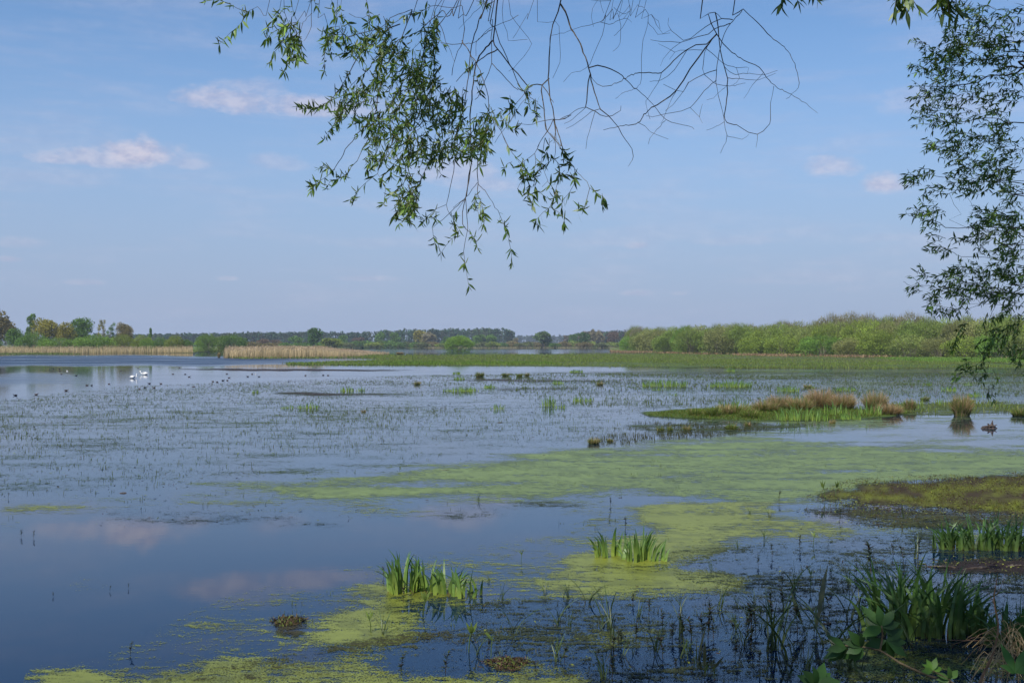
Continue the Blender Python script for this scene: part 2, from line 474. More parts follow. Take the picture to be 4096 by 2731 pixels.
# water surface: finer towards the viewer, one sheet
ys = np.concatenate([HZ + np.array([5.2, 6, 7, 8.5, 10, 12, 14, 16, 18, 20, 22, 24, 26]), np.arange(HZ + 28, 2000, 5), np.arange(2000, 3300, 14), [3700, 4600, 7000]])
def px_grid(ys, x0, x1, nx):
    PX, PY = np.meshgrid(np.linspace(x0, x1, nx), ys)
    D = H * F / (PY - HZ)
    return PX, PY, (PX - CX) / F * D, D
PX, PY, X, Y = px_grid(ys, -2600, 6700, 330)
def band(v, a, b, s): return 1 / (1 + np.exp(-(v - a) / s)) * 1 / (1 + np.exp((v - b) / s))
rip = np.zeros_like(PX)
wv = 6 * np.sin(PX / 190) + 4 * np.sin(PX / 71)
rip = np.maximum(rip, band(PY + wv * .5, 1424, 1464 - np.clip((PX - 300) * 0.012, 0, 18), 2.0) * band(PX, -9000, 1300, 90))
rip = np.maximum(rip, 0.55 * band(PY + wv, 1500, 1546, 5) * band(PX, -9000, 330, 90))
rip = np.maximum(rip, 0.15 * band(PY + wv, 1475, 1960, 14))
rip = np.maximum(rip, 0.30 * band(PY, 1475, 1620, 12) * band(PX, 1900, 9000, 300))
rip = np.maximum(rip, 0.2 * band(PY, 1396, 1412, 2) * band(PX, 1400, 3400, 50))
rip *= np.where((PX > 3000) & (PY > 1640), .1, 1)
tag(grid_object('water', X, Y, np.zeros_like(X), M_WATER, {'rip': rip}), kind='structure')

def land(name, pts, mat, z=0.12):
    me = bpy.data.meshes.new(name)
    top = [(x, y, z) for x, y in pts]; bot = [(x, y, -0.4) for x, y in pts]; n = len(pts)
    me.from_pydata(top + bot, [], [list(range(n))] + [[i, i + n, (i + 1) % n + n, (i + 1) % n] for i in range(n)])
    me.materials.append(mat)
    o = bpy.data.objects.new(name, me); COL.objects.link(o); tag(o, kind='structure')
    return o
def gxy(px, d): return ((px - CX) / F * d, d)
land('left_meadow', [gxy(-2500, 352), gxy(0, 362), gxy(330, 368), gxy(770, 384), gxy(790, 430), gxy(870, 470), gxy(1400, 760), gxy(1400, 1900), gxy(-2500, 1900)][::-1][::-1], M_MEADOW)
land('far_meadow', [gxy(1400, 860), gxy(1700, 810), gxy(2300, 800), gxy(2900, 790), gxy(3500, 760), gxy(3500, 2100), gxy(1400, 2100)], M_MEADOW, 0.16)
land('right_meadow', [gxy(2440, 440), gxy(2700, 350), gxy(3100, 296), gxy(3600, 255), gxy(4096, 232), gxy(5200, 190), gxy(7000, 150), gxy(7000, 500), gxy(4000, 1500), gxy(3000, 760), gxy(2440, 740)], M_MEADOW, 0.14)

# ------------------------------------------------------------------ floating covers
DPOLY = [
 ([(850,1950),(1250,1925),(1500,1905),(1900,1850),(2200,1800),(2500,1790),(2900,1745),(3050,1740),(3150,1765),(3500,1780),(3900,1800),(4300,1800),(5600,1830),(5600,1890),(4300,1890),(3900,1910),(3500,1940),(3300,1990),(3200,2010),(2950,2030),(2900,2008),(2750,1985),(2500,1965),(2300,1978),(2100,1995),(1950,2005),(1700,2010),(1450,2030),(1300,2012),(1100,1995),(880,1985)], .76),
 ([(2540,2030),(2650,2005),(3000,2020),(3150,2060),(3420,2115),(3460,2150),(3300,2160),(2950,2165),(2850,2190),(2700,2200),(2650,2120),(2540,2080)], .88),
 ([(2230,2240),(2400,2190),(2560,2150),(2700,2160),(2920,2185),(2850,2225),(2700,2240),(2660,2262),(2900,2290),(3000,2320),(2950,2370),(2750,2385),(2400,2390),(2150,2360),(1980,2330),(1870,2310),(1900,2290),(2150,2300),(2300,2280)], .9),
 ([(1400,2330),(1500,2310),(1620,2330),(1900,2290),(2150,2305),(2060,2330),(1900,2340),(1760,2390),(1600,2420),(1500,2440),(1700,2450),(1760,2490),(1700,2530),(1550,2570),(1350,2570),(1240,2510),(1300,2450),(1420,2430),(1380,2380)], .86),
 ([(480,2731),(700,2668),(950,2622),(1080,2600),(1070,2640),(900,2680),(1250,2640),(1400,2605),(1700,2590),(1750,2625),(1500,2650),(1700,2690),(2100,2640),(2300,2690),(2420,2760),(2300,2900),(200,2900),(180,2690),(380,2680)], .78),
 ([(850,2570),(930,2553),(985,2580),(930,2592)], .9), ([(1090,2455),(1250,2408),(1240,2432),(1110,2468)], .85),
 ([(1290,2395),(1350,2370),(1370,2400),(1320,2415)], .8), ([(315,2342),(350,2330),(385,2340),(350,2350)], .9),
 ([(985,2388),(1020,2382),(1045,2390),(1015,2398)], .95), ([(430,2368),(470,2356),(475,2368)], .8),
 ([(2300,2530),(2600,2500),(2700,2560),(2400,2600)], .55), ([(1080,2600),(1200,2540),(1260,2580),(1150,2610)], .7),
 ([(0,2020),(200,2005),(420,2012),(600,2010),(640,2018),(300,2030),(0,2045)], .62), ([(60,2090),(0,2110),(50,2120)], .7),
 ([(3540,1690),(3900,1660),(4300,1650),(4300,1664),(3900,1672),(3600,1706)], .7),
 ([(3300,1712),(3600,1700),(3620,1712),(3300,1726)], .5), ([(3360,2500),(3720,2620),(4200,2660),(4200,2731),(3300,2731)], .6),
 ([(3800,2200),(4096,2210),(4200,2290),(3800,2270)], .5), ([(2600,1655),(3500,1655),(3560,1690),(2700,1690)], .5),
 ([(2900,2370),(3400,2330),(3450,2350),(3000,2400)], .55), ([(2950,1700),(3600,1690),(3650,1710),(3000,1735)], .5),
 ([(-1500,2090),(-900,2060),(-500,2080),(-700,2160),(-1400,2170)], .8), ([(4400,2100),(5600,2040),(5600,2400),(4500,2300)], .85),
]
dys = np.concatenate([np.arange(1640, 2100, 5), np.arange(2100, 2960, 8)])
PX, PY, X, Y = px_grid(dys, -1600, 5700, 560)
cov = np.zeros_like(PX)
for poly, c in DPOLY: cov = np.maximum(cov, inpoly(PX + 14 * (fbm(PX / 60, PY / 18, 3) - .5), PY + 14 * (fbm(PX / 55, PY / 16, 8) - .5), poly) * c)
cov = np.where((PX < 2300) & (PY < 2030), cov * np.clip(.74 + (PX - 850) / 5200, .6, 1), cov)
def blur(A, n, m):
    for _ in range(n):
        A = (np.roll(A, 1, 0) + A * 2 + np.roll(A, -1, 0)) / 4
    for _ in range(m):
        A = (np.roll(A, 1, 1) + A * 2 + np.roll(A, -1, 1)) / 4
    return A
cov = blur(cov, 22, 30)
cov = np.maximum(cov, 0.17 * blur((inpoly(PX, PY, [(700,1900),(4300,1700),(4300,2500),(3000,2700),(200,2731),(900,2400),(1500,2250),(1900,2200),(2500,2050),(1500,2060),(700,2040)])).astype(float), 6, 6))
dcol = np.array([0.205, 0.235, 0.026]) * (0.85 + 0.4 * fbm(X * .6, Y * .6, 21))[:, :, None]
dcol = dcol * np.where((PY < 2010)[:, :, None], np.array([.82, .95, 1.9]), np.array([.92, .92, 1.1])) * (1 - .25 * (fbm(X * 2.5, Y * 2.5, 23) > .58))[:, :, None]  # farther film tinted bluer, sky sheen put into its colour
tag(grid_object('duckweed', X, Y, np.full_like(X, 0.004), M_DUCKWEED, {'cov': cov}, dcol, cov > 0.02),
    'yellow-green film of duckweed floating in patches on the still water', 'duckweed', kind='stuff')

WPOLY = [  # polygon, cover, pigment
 ([(1130,1452),(1500,1440),(1900,1438),(2400,1440),(2800,1440),(3400,1448),(4300,1452),(5600,1455),(5600,1482),(4300,1476),(3500,1472),(2900,1470),(2300,1467),(1700,1463),(1150,1459)], .66, (.10,.145,.04)),
 ([(1450,1426),(1900,1420),(2460,1412),(2700,1416),(3100,1424),(3600,1432),(4300,1440),(5600,1446),(5600,1462),(4300,1460),(3400,1458),(2500,1450),(1900,1446),(1500,1440)], .62, (.12,.15,.045)),
 ([(630,1476),(900,1474),(1400,1477),(1700,1480),(1500,1484),(1000,1484)], .72, (.045,.03,.035)),
 ([(1080,1572),(1180,1566),(1300,1572),(1600,1576),(1700,1580),(1250,1582)], .66, (.045,.03,.035)),
 ([(1700,1520),(2000,1514),(2400,1520),(2500,1528),(2100,1530)], .5, (.05,.035,.035)),
 ([(1950,1555),(2300,1548),(2350,1556),(2000,1560)], .5, (.05,.035,.035)),
 ([(2000,1490),(2600,1484),(3400,1486),(4300,1494),(4300,1502),(3300,1498),(2500,1500)], .40, (.075,.10,.035)),
 ([(2560,1500),(3000,1510),(3900,1505),(4300,1512),(4300,1520),(3400,1522),(2700,1515)], .31, (.07,.09,.04)),
 ([(3400,1625),(3700,1610),(4300,1605),(4300,1650),(3900,1655),(3620,1660)], .58, (.09,.12,.03)),
 ([(2560,1648),(2700,1636),(3000,1630),(3500,1640),(3600,1665),(3350,1682),(3050,1684),(2800,1676),(2600,1665)], .97, (.08,.12,.02)),
 ([(2500,1700),(3000,1690),(3300,1700),(3000,1730),(2600,1740)], .5, (.06,.08,.035)),
 ([(0,1600),(300,1560),(900,1545),(1700,1530),(2500,1560),(2600,1700),(2500,1770),(2000,1800),(1500,1880),(800,1930),(300,1985),(0,1990),(-1500,1990),(-1500,1620)], .24, (.06,.10,.055)),
 ([(0,1660),(900,1640),(1500,1620),(1900,1640),(1300,1700),(500,1720),(0,1720)], .31, (.08,.12,.055)),
 ([(2200,1590),(2600,1600),(2900,1570),(3300,1580),(3400,1600),(2800,1620),(2500,1650)], .28, (.06,.085,.04)),
 ([(400,2040),(700,2030),(1000,2045),(1250,2080),(1450,2100),(1300,2112),(900,2110),(420,2080)], .27, (.03,.045,.04)),
 ([(1700,2050),(2150,2000),(2400,2020),(2000,2060),(1800,2075)], .3, (.04,.055,.04)),
 ([(3280,1990),(3320,1968),(3430,1975),(3400,1935),(3600,1925),(3750,1918),(3900,1905),(4100,1898),(4400,1890),(5600,1890),(5600,2070),(4400,2050),(4000,2045),(3700,2035),(3560,2020),(3450,2010),(3400,1990),(3330,2000)], .78, (.055,.040,.022)),
 ([(3400,2045),(3700,2060),(4100,2060),(4200,2110),(3800,2120),(3420,2092)], .58, (.06,.065,.025)),
 ([(3180,2040),(3500,2000),(4200,2040),(4200,2100),(3500,2110)], .44, (.045,.045,.03)),
 ([(3800,2240),(4200,2230),(4200,2300),(3750,2290)], .68, (.03,.022,.022)),
 ([(1900,2400),(2700,2380),(3300,2250),(3750,2200),(4200,2200),(4200,2731),(1300,2731),(1400,2640),(1700,2600),(1800,2480)], .33, (.035,.045,.025)),
 ([(2600,2200),(3300,2150),(3750,2120),(3800,2240),(3200,2350),(2700,2330)], .33, (.035,.05,.035)),
 ([(1080,2500),(1180,2470),(1230,2490),(1200,2560),(1100,2540)], .5, (.05,.045,.025)),
 ([(500,2731),(1200,2600),(1750,2500),(2100,2640),(2400,2731)], .36, (.05,.05,.025)),
 ([(60,1770),(500,1760),(700,1790),(300,1810)], .38, (.05,.08,.04)),
]
wys = np.concatenate([np.arange(1396, 1500, 1.6), np.arange(1500, 1720, 3), np.arange(1720, 2900, 8)])
PX, PY, X, Y = px_grid(wys, -1600, 5700, 560)
cov = np.zeros_like(PX); wcol = np.zeros(PX.shape + (3,)) + (.05, .08, .045)
jx = 30 * (fbm(PX / 80, PY / 12, 31) - .5); jy = np.where(PY > 1560, 10, 3) * (fbm(PX / 45, PY / 10, 33) - .5)
for poly, c, pc in WPOLY:
    ins = inpoly(PX + jx * (3 if (c == .78 or c == .58) else 1), PY + jy * (3.5 if (c == .78 or c == .58) else 1), poly)
    up = ins & (c > cov)
    cov[up] = c; wcol[up] = pc
cov = blur(cov, 1, 3); wcol = blur(wcol, 2, 4)
mud = (wcol[:, :, 1] < .046) & (cov > .6) & (PY > 1890) & (PY < 2080)
moss = (fbm(X * 6, Y * 6, 44) + .6 * (fbm(X * .9, Y * 1.4, 46) - .5)) > .60
wcol[mud & moss] = (.15, .17, .02)
wcol = blur(wcol, 1, 1)
Zw = 0.008 + np.where(PY > 1880, 0.012, .02) * np.clip(cov - .6, 0, 1) * (0.4 + 2.2 * fbm(X * 3, Y * 3, 45))
tag(grid_object('water_weed', X, Y, Zw, M_WEED, {'cov': cov}, wcol, cov > 0.02),
    'dark mats of mud, moss and submerged weed at the surface of the marsh', 'water weed', kind='stuff')

# ------------------------------------------------------------------ scattered marsh plants (uncountable)
def scatter(poly, n_per_px=None, density=None, cap=60000, clump=None, seed=1):
    """points on the water inside a polygon; density per square metre"""
    r = np.random.default_rng(seed)
    pw = np.array([G(x, y)[:2] for x, y in poly])
    x0, y0 = pw.min(0); x1, y1 = pw.max(0)
    n = int(min((x1 - x0) * (y1 - y0) * density, 4e6))
    x = r.uniform(x0, x1, n); y = r.uniform(y0, y1, n)
    px, py = to_px(x, y)
    k = inpoly(px, py, poly)
    if clump: 
        s, th = clump
        k &= (fbm(x * s, y * s, seed + 90) + r.uniform(-.1, .1, n)) > th
    x, y = x[k], y[k]
    if len(x) > cap: x, y = x[:cap], y[:cap]
    return np.stack([x, y, np.full(len(x), -0.01)], 1)

def mixcol(N, cols, seed=0):
    r = np.random.default_rng(seed); cols = np.array(cols); return cols[r.integers(0, len(cols), N)]

# sprouts: short shoots standing in the shallow water
sp = Buf()
MID = [(-1400,1620),(0,1600),(500,1545),(900,1530),(1700,1500),(2500,1492),(4300,1492),(4300,1600),(3700,1640),(3500,1655),(2600,1690),(2450,1770),(2000,1800),(1500,1880),(800,1930),(300,1985),(0,1990),(-1400,1990)]
def sprouts(pts, h0, h1, w0, cols0, cols1, k=3, lean=.35, spread=.05):
    N = len(pts)
    for j in range(k):
        b = pts + np.hstack([rng.normal(0, spread, (N, 2)), np.zeros((N, 1))])
        hh = rng.uniform(h0, h1, N) * (0.2 + 0.75 * rng.random(N))
        ww = w0 * (0.8 + b[:, 1] / 90)
        blades(sp, b, hh, ww, rng.uniform(0, lean, N), rng.uniform(0, 6.28, N), 2, mixcol(N, cols0, j), mixcol(N, cols1, j + 5))
gA = [(.08,.12,.03),(.11,.15,.04),(.07,.10,.04),(.11,.09,.04)]
gB = [(.11,.18,.04),(.09,.16,.05),(.08,.13,.05),(.14,.18,.05),(.10,.09,.04)]
sprouts(scatter(MID, density=5.0, cap=60000, clump=(.16, .50), seed=5), .07, .17, .010, gA, gB, 3)
sprouts(scatter([(0,1660),(900,1640),(1500,1620),(1900,1640),(1500,1740),(500,1760),(0,1760)], density=6, cap=16000, clump=(.3, .5), seed=6), .08, .2, .010, gA, gB, 3)
sprouts(scatter([(2000,1495),(4300,1490),(4300,1600),(3700,1640),(2600,1640),(2100,1600)], density=2.4, cap=16000, clump=(.12, .52), seed=7), .12, .3, .014, gA, gB, 4)
sprouts(scatter([(2500,1690),(3300,1690),(3000,1735),(2600,1770),(2300,1790)], density=20, cap=6000, clump=(.6, .5), seed=8), .1, .22, .010, [(.07,.07,.03)], [(.06,.06,.03),(.08,.09,.03)], 4)
sprouts(scatter([(300,1900),(2200,1810),(4096,1810),(4096,1900),(3400,1930),(2800,2200),(2000,2060),(700,2100),(0,2100),(0,1980)], density=1.0, cap=3000, clump=(.5, .5), seed=9), .05, .16, .008, gA, gB, 4)
sprouts(scatter([(3280,1990),(3400,1930),(4300,1890),(4300,2060),(3500,2010)], density=120, cap=16000, clump=(1.3, .5), seed=10), .04, .17, .008, [(.10,.12,.03),(.08,.05,.03)], [(.15,.19,.04),(.09,.13,.03),(.10,.06,.03),(.06,.04,.025)], 3, lean=.9)
sprouts(scatter([(3180,2040),(3500,2000),(4200,2040),(4200,2120),(3500,2110)], density=45, cap=5000, clump=(1.2, .5), seed=12), .04, .15, .008, [(.08,.10,.03),(.08,.05,.03)], [(.12,.17,.04),(.08,.06,.03)], 3)
sprouts(scatter([(1900,2400),(2700,2380),(3300,2250),(3750,2200),(4200,2200),(4200,2731),(1900,2731)], density=14, cap=2600, clump=(1.0, .5), seed=13), .04, .14, .007, [(.05,.06,.02)], [(.07,.10,.03),(.05,.05,.03)], 4)
sprouts(scatter([(1200,2340),(1900,2330),(2400,2400),(2400,2731),(300,2731),(1100,2600)], density=6, cap=900, clump=(1.0, .5), seed=14), .04, .12, .007, [(.1,.12,.03)], [(.12,.17,.03),(.14,.10,.04)], 4)
tag(sp.build('marsh_sprouts', M_GRASS), 'sparse short green and brown shoots dotted over the shallow water', 'sprouts', kind='stuff')

# rotting scraps and moss lumps on the mud
sc_ = Buf()
for poly, dn, cp, cl in (([(3200,1995),(3400,1915),(3900,1893),(4400,1880),(5600,1880),(5600,2090),(4300,2080),(3500,2045)], 300, 30000, (1.1, .44)), ([(3150,2040),(3500,2000),(4300,2040),(4300,2120),(3450,2115)], 120, 9000, (1.1, .48)),
                        ([(3650,2230),(4300,2230),(4300,2310),(3700,2300)], 160, 5000, (1.4, .45)), ([(2600,2150),(3500,2100),(3750,2200),(3300,2300),(2700,2330)], 14, 1500, (1.2, .48)), ([(1900,2400),(3300,2300),(4096,2300),(4096,2731),(1700,2731)], 26, 3200, (1.3, .48))):
    pts = scatter(poly, density=dn, cap=cp, clump=cl, seed=int(dn)); N = len(pts)
    pts[:, 2] = rng.uniform(0.008, .035, N)
    leaves(sc_, pts, norm(rng.normal(0, 1, (N, 3)) * [1, 1, .35]), norm(rng.normal(0, .4, (N, 3)) + [0, 0, 1]), rng.uniform(.02, .07, N), rng.uniform(.008, .022, N),
           mixcol(N, [(.05,.03,.02),(.035,.025,.018),(.07,.05,.025),(.12,.14,.025),(.16,.18,.03),(.09,.10,.03)], 3), droop=.15)
tag(sc_.build('mud_scraps', M_SCRAP), 'brown and mossy scraps of rotting plants matted on the mud at the right', 'plant litter', kind='stuff')

# low floating leaves and broken stems between the sprouts
fl = Buf()
for poly, dn, cp, cl, sd in ((MID, 9, 90000, (.14, .47), 141), ([(0,1650),(1900,1620),(1500,1740),(0,1760)], 12, 26000, (.3, .5), 142), ([(300,1960),(2400,1760),(2500,1800),(1400,2110),(400,2110)], 6, 4000, (.5, .5), 143)):
    pts = scatter(poly, density=dn, cap=cp, clump=cl, seed=sd); N = len(pts)
    pts[:, 2] = rng.uniform(.006, .02, N)
    k_ = .7 + pts[:, 1] / 80
    leaves(fl, pts, norm(rng.normal(0, 1, (N, 3)) * [1, .7, .18]), norm(rng.normal(0, .25, (N, 3)) + [0, 0, 1]), rng.uniform(.03, .10, N) * k_, rng.uniform(.008, .026, N) * k_,
           mixcol(N, [(.05,.07,.03),(.08,.11,.035),(.035,.045,.03),(.11,.15,.04),(.06,.045,.03),(.055,.035,.03),(.045,.03,.03)], 3), (.3, 1, .3), droop=.05)
tag(fl.build('floating_stems', M_SCRAP), 'flat carpet of floating leaves and broken stems across the shallow water', 'floating weed', kind='stuff')

# green grass of the marsh belt in front of the thicket
mg = Buf()
def belt(poly, density, cap, hr, seed, c0, c1, clump=None, wk=1.0):
    pts = scatter(poly, density=density, cap=cap, clump=clump, seed=seed)
    N = len(pts)
    for j in range(2):
        b = pts + np.hstack([rng.normal(0, .12, (N, 2)), np.zeros((N, 1))])
        blades(mg, b, rng.uniform(*hr, N), wk * .06 * (0.6 + b[:, 1] / 220), rng.uniform(0, .5, N), rng.uniform(0, 6.28, N), 2,
               mixcol(N, c0, seed + j), mixcol(N, c1, seed + j + 3), 0.2)
gc0 = [(.13,.17,.035),(.15,.18,.05),(.14,.13,.06)]
gc1 = [(.14,.22,.04),(.18,.26,.05),(.11,.18,.04),(.22,.24,.09)]
belt(WPOLY[0][0][:], 1.8, 34000, (.15, .36), 61, gc0, gc1, (.06, .47))
belt(WPOLY[1][0][:], 1.0, 40000, (.18, .42), 62, gc0, gc1, (.04, .48))
belt([(1130,1450),(1700,1446),(2200,1450),(2250,1462),(1160,1460)], 3, 14000, (.2, .45), 63, gc0, [(.10,.20,.03),(.14,.25,.04)], (.07,.45))
belt([(2900,1468),(4300,1466),(4300,1478),(2900,1474)], 3, 12000, (.25,.5), 64, gc0, gc1, (.08,.45))
belt(WPOLY[8][0], 8, 9000, (.12,.35), 65, gc0, gc1, (.3,.45), .5)
belt([(3500,1432),(4300,1436),(5600,1440),(5600,1452),(4300,1452),(3700,1448)], 3, 16000, (.25, .6), 66, [(.10,.18,.035)], [(.14,.27,.04),(.18,.27,.06)])
tag(mg.build('marsh_grass', M_GRASS), 'bright green belt of marsh grass standing in water before the willow thicket', 'marsh grass', kind='stuff')
# reddish dry sedge line at the foot of the thicket
sg = Buf()
pts = scatter([(2440,1404),(2700,1411),(3100,1421),(3600,1428),(4300,1434),(5600,1440),(5600,1448),(4300,1441),(3600,1434),(3100,1427),(2700,1416),(2440,1410)], density=2.4, cap=16000, clump=(.07, .50), seed=71)
N = len(pts)
blades(sg, pts + [0, 0, .1], rng.uniform(.35, .95, N), .16, rng.uniform(.1, .8, N), rng.uniform(0, 6.28, N), 2, mixcol(N, [(.26,.17,.09),(.20,.13,.07)]), mixcol(N, [(.36,.25,.15),(.28,.18,.11),(.30,.24,.13)], 2), .2)
tag(sg.build('dry_sedge', M_REED), 'reddish tan line of dry sedge along the foot of the thicket', 'sedge', kind='stuff')

# reed beds
def reed_bed(name, outline, density, cap, hr, label, seed, cols=None):
    bb = Buf()
    pts = scatter(outline, density=density, cap=cap, seed=seed); N = len(pts)
    hh = rng.uniform(*hr, N) * (0.62 + .75 * fbm(pts[:, 0] * .16, pts[:, 1] * .12, seed))
    if seed == 82: hh = hh * np.clip((1600 - to_px(pts[:, 0], pts[:, 1])[0]) / 330, .3, 1)
    c1 = cols or [(.62,.48,.29),(.54,.42,.25),(.66,.53,.34),(.48,.37,.22)]
    blades(bb, pts, hh, .05 * (.6 + pts[:, 1] / 260), rng.uniform(0, .16, N), rng.uniform(0, 6.28, N), 2, mixcol(N, [(.30,.24,.13),(.36,.28,.15)], 3), mixcol(N, c1, 4), .2, taper=.5)
    m = rng.random(N) < .35        # plumes
    b = pts[m] + np.stack([np.zeros(m.sum()), np.zeros(m.sum()), hh[m] * .9], 1)
    blades(bb, b, rng.uniform(.2, .4, m.sum()), .14, rng.uniform(.1, .9, m.sum()), rng.uniform(-.6, .6, m.sum()), 2, (.38,.28,.20), (.46,.35,.26), .2)
    return tag(bb.build(name, M_REED), label, 'reeds', kind='stuff')
reed_bed('reed_bed', [(-1800,1409),(0,1410),(300,1410),(560,1409),(770,1406),(772,1412),(560,1413.5),(300,1415),(0,1415),(-1800,1414)], 2.6, 42000, (1.7, 2.6),
         'long straw-coloured reed bed in front of the trees on the far left shore', 81)
reed_bed('reed_bed', [(893,1432),(905,1424),(980,1418),(1200,1414),(1440,1413),(1560,1416),(1470,1422),(1380,1428),(1180,1433),(1000,1434)], 4.2, 42000, (1.8, 2.7),
         'straw-coloured reed bed on a spit between open lake and green marsh', 82)
reed_bed('reed_bed', [(1700,1390),(2300,1389),(2900,1390),(3460,1391),(3460,1394),(2300,1392.5),(1700,1393)], .10, 9000, (.5, 1.2),
         'thin pale reed fringe along the far shore behind the round bush', 83, [(.42,.36,.24),(.25,.26,.12)])
belt([(0,1415),(-900,1414),(-900,1421),(0,1420),(340,1417),(560,1416.5),(900,1406),(890,1402),(770,1406),(560,1413)], 1.2, 12000, (.2, .5), 67, gc0, gc1) if False else None
gg = Buf()
for poly, dn, sd in (([(-900,1413),(0,1414),(260,1414),(330,1417),(0,1418.5),(-900,1419)], 3, 84), ([(760,1401),(900,1401),(900,1406),(760,1406)], 3, 85), ([(900,1432),(1380,1431),(1480,1424),(1600,1424),(1500,1432),(1000,1437)], 2.5, 86), ([(1420,1418),(1560,1420),(1700,1421),(1900,1419),(1900,1424),(1500,1428)], 1.0, 87)):
    pts = scatter(poly, density=dn, cap=7000, seed=sd, clump=(.08, .4)); N = len(pts)
    blades(gg, pts, rng.uniform(.25, .6, N), .13, rng.uniform(0, .5, N), rng.uniform(0, 6.28, N), 2, mixcol(N, gc0), mixcol(N, gc1), .2)
tag(gg.build('shore_grass', M_GRASS), 'low green shore grass at the water edge below the reed beds', 'shore grass', kind='stuff')

# ------------------------------------------------------------------ tree and bush crowns
def crown(buf, lobes, n, size, cols, up=0.3, elong=1.0, inner=0.25, flat=0.0):
    """leaf clumps spread over lobes (centre, radii)"""
    lobes = list(lobes); wts = np.array([l[1][0] * l[1][2] for l in lobes]); wts = wts / wts.sum()
    idx = rng.choice(len(lobes), n, p=wts)
    cen = np.array([l[0] for l in lobes])[idx]; rad = np.array([l[1] for l in lobes])[idx]
    d = norm(rng.normal(0, 1, (n, 3))); d[:, 2] = np.where(rng.random(n) < .55, np.abs(d[:, 2]), d[:, 2])
    rr = 1 - inner * rng.random(n) ** 1.5 + rng.normal(0, .05, n)
    bump = .78 + .4 * fbm(d[:, 0] * 2.2 + idx * 3.1 + 20, d[:, 2] * 2.2 + d[:, 1] * 2 + 20, 91)
    p = cen + d * rad * (rr * bump)[:, None]
    nz = fbm(p[:, 0] * .9 + 30, p[:, 2] * .9 + p[:, 1] * .8 + 30, 92)
    keep = nz + rng.uniform(-.18, .18, n) > .33
    p[:, 2] = np.abs(p[:, 2]) + .05
    p = p[keep]; d = d[keep]; m = len(p); idk = idx[keep]
    ax = norm(d * .7 + rng.normal(0, .55, (m, 3)) + [0, 0, up])
    upv = norm(rng.normal(0, 1, (m, 3)) + d * .8)
    L = size * rng.uniform(.7, 1.5, m) * elong ** .5; W = size * rng.uniform(.6, 1.2, m) / elong ** .5
    side = norm(np.cross(ax, upv))
    V = np.stack([p - ax * (L / 2)[:, None] - side * (W * .3)[:, None], p - ax * (L * .1)[:, None] + side * (W / 2)[:, None], p + ax * (L / 2)[:, None], p + ax * (L * .05)[:, None] - side * (W / 2)[:, None]], 1).reshape(-1, 3)
    Fc = np.arange(m * 4).reshape(m, 4)
    lc = rng.uniform(.85, 1.15, len(lobes))
    C = mixcol(m, cols, 5) * 1.45 * (lc[idk] * rng.normal(1, .15, m).clip(.5, 1.6))[:, None]
    buf.add(V, Fc, np.repeat(C, 4, 0))

def limbs(buf, base, top, lobes, r0, col, n=8):
    base = np.array(base, float); top = np.array(top, float)
    pts = smoothline([base, base + (top - base) * .5 + rng.normal(0, .04, 3) * np.linalg.norm(top - base), top], max(.3, np.linalg.norm(top - base) / 8))
    tube(buf, pts, np.linspace(r0, r0 * .35, len(pts)), col, 6)
    for c, rd in list(lobes)[:n]:
        s = pts[int(len(pts) * rng.uniform(.3, .9))]
        e = np.array(c) + rng.normal(0, .2, 3) * np.array(rd)
        q = smoothline([s, (s + e) / 2 + [0, 0, .08 * np.linalg.norm(e - s)], e], max(.3, np.linalg.norm(e - s) / 5))
        tube(buf, q, np.linspace(r0 * .4, r0 * .08, len(q)), col, 4)

GREY = (.16, .14, .11)
def make_tree(name, h, wd, kind, n, size, seed):
    global rng
    rng = np.random.default_rng(seed)
    root = empty(name, (0, 0, 0))
    lobes = []
    if kind == 'round':
        for k in range(11):
            a = rng.uniform(0, 6.28); r = rng.uniform(.1, .32) * wd
            lobes.append(((math.cos(a) * r, math.sin(a) * r, h * rng.uniform(.34, .78)), np.array([.28 * wd, .28 * wd, .23 * h]) * rng.uniform(.75, 1.15)))
    elif kind == 'tall':
        for k in range(10):
            a = rng.uniform(0, 6.28); zz = .25 + .68 * k / 10; r = rng.uniform(.05, .25) * wd * (1.1 - zz * .6)
            lobes.append(((math.cos(a) * r, math.sin(a) * r, h * zz), np.array([.26 * wd, .26 * wd, .13 * h]) * rng.uniform(.7, 1.2) * (1.25 - .6 * zz)))
    elif kind == 'airy':
        for k in range(14):
            a = rng.uniform(0, 6.28); zz = .3 + .64 * rng.random(); r = rng.uniform(.1, .4) * wd * (1.1 - zz * .5)
            lobes.append(((math.cos(a) * r, math.sin(a) * r, h * zz), np.array([.15 * wd, .15 * wd, .09 * h]) * rng.uniform(.7, 1.3)))
    cols = [(1, 1, 1), (.8, .85, .8), (1.15, 1.15, 1.0), (.7, .72, .7)]
    b = Buf(); limbs(b, (0, 0, 0), (0, 0, h * .8), lobes, max(.12, wd * .028), GREY, 12)
    b.build('trunk', M_BARK, root)
    c = Buf(); crown(c, lobes, n, size, cols, .25, 1.2, .45 if kind != 'airy' else .9)
    c.build('crown', M_FAR, root)
    return root
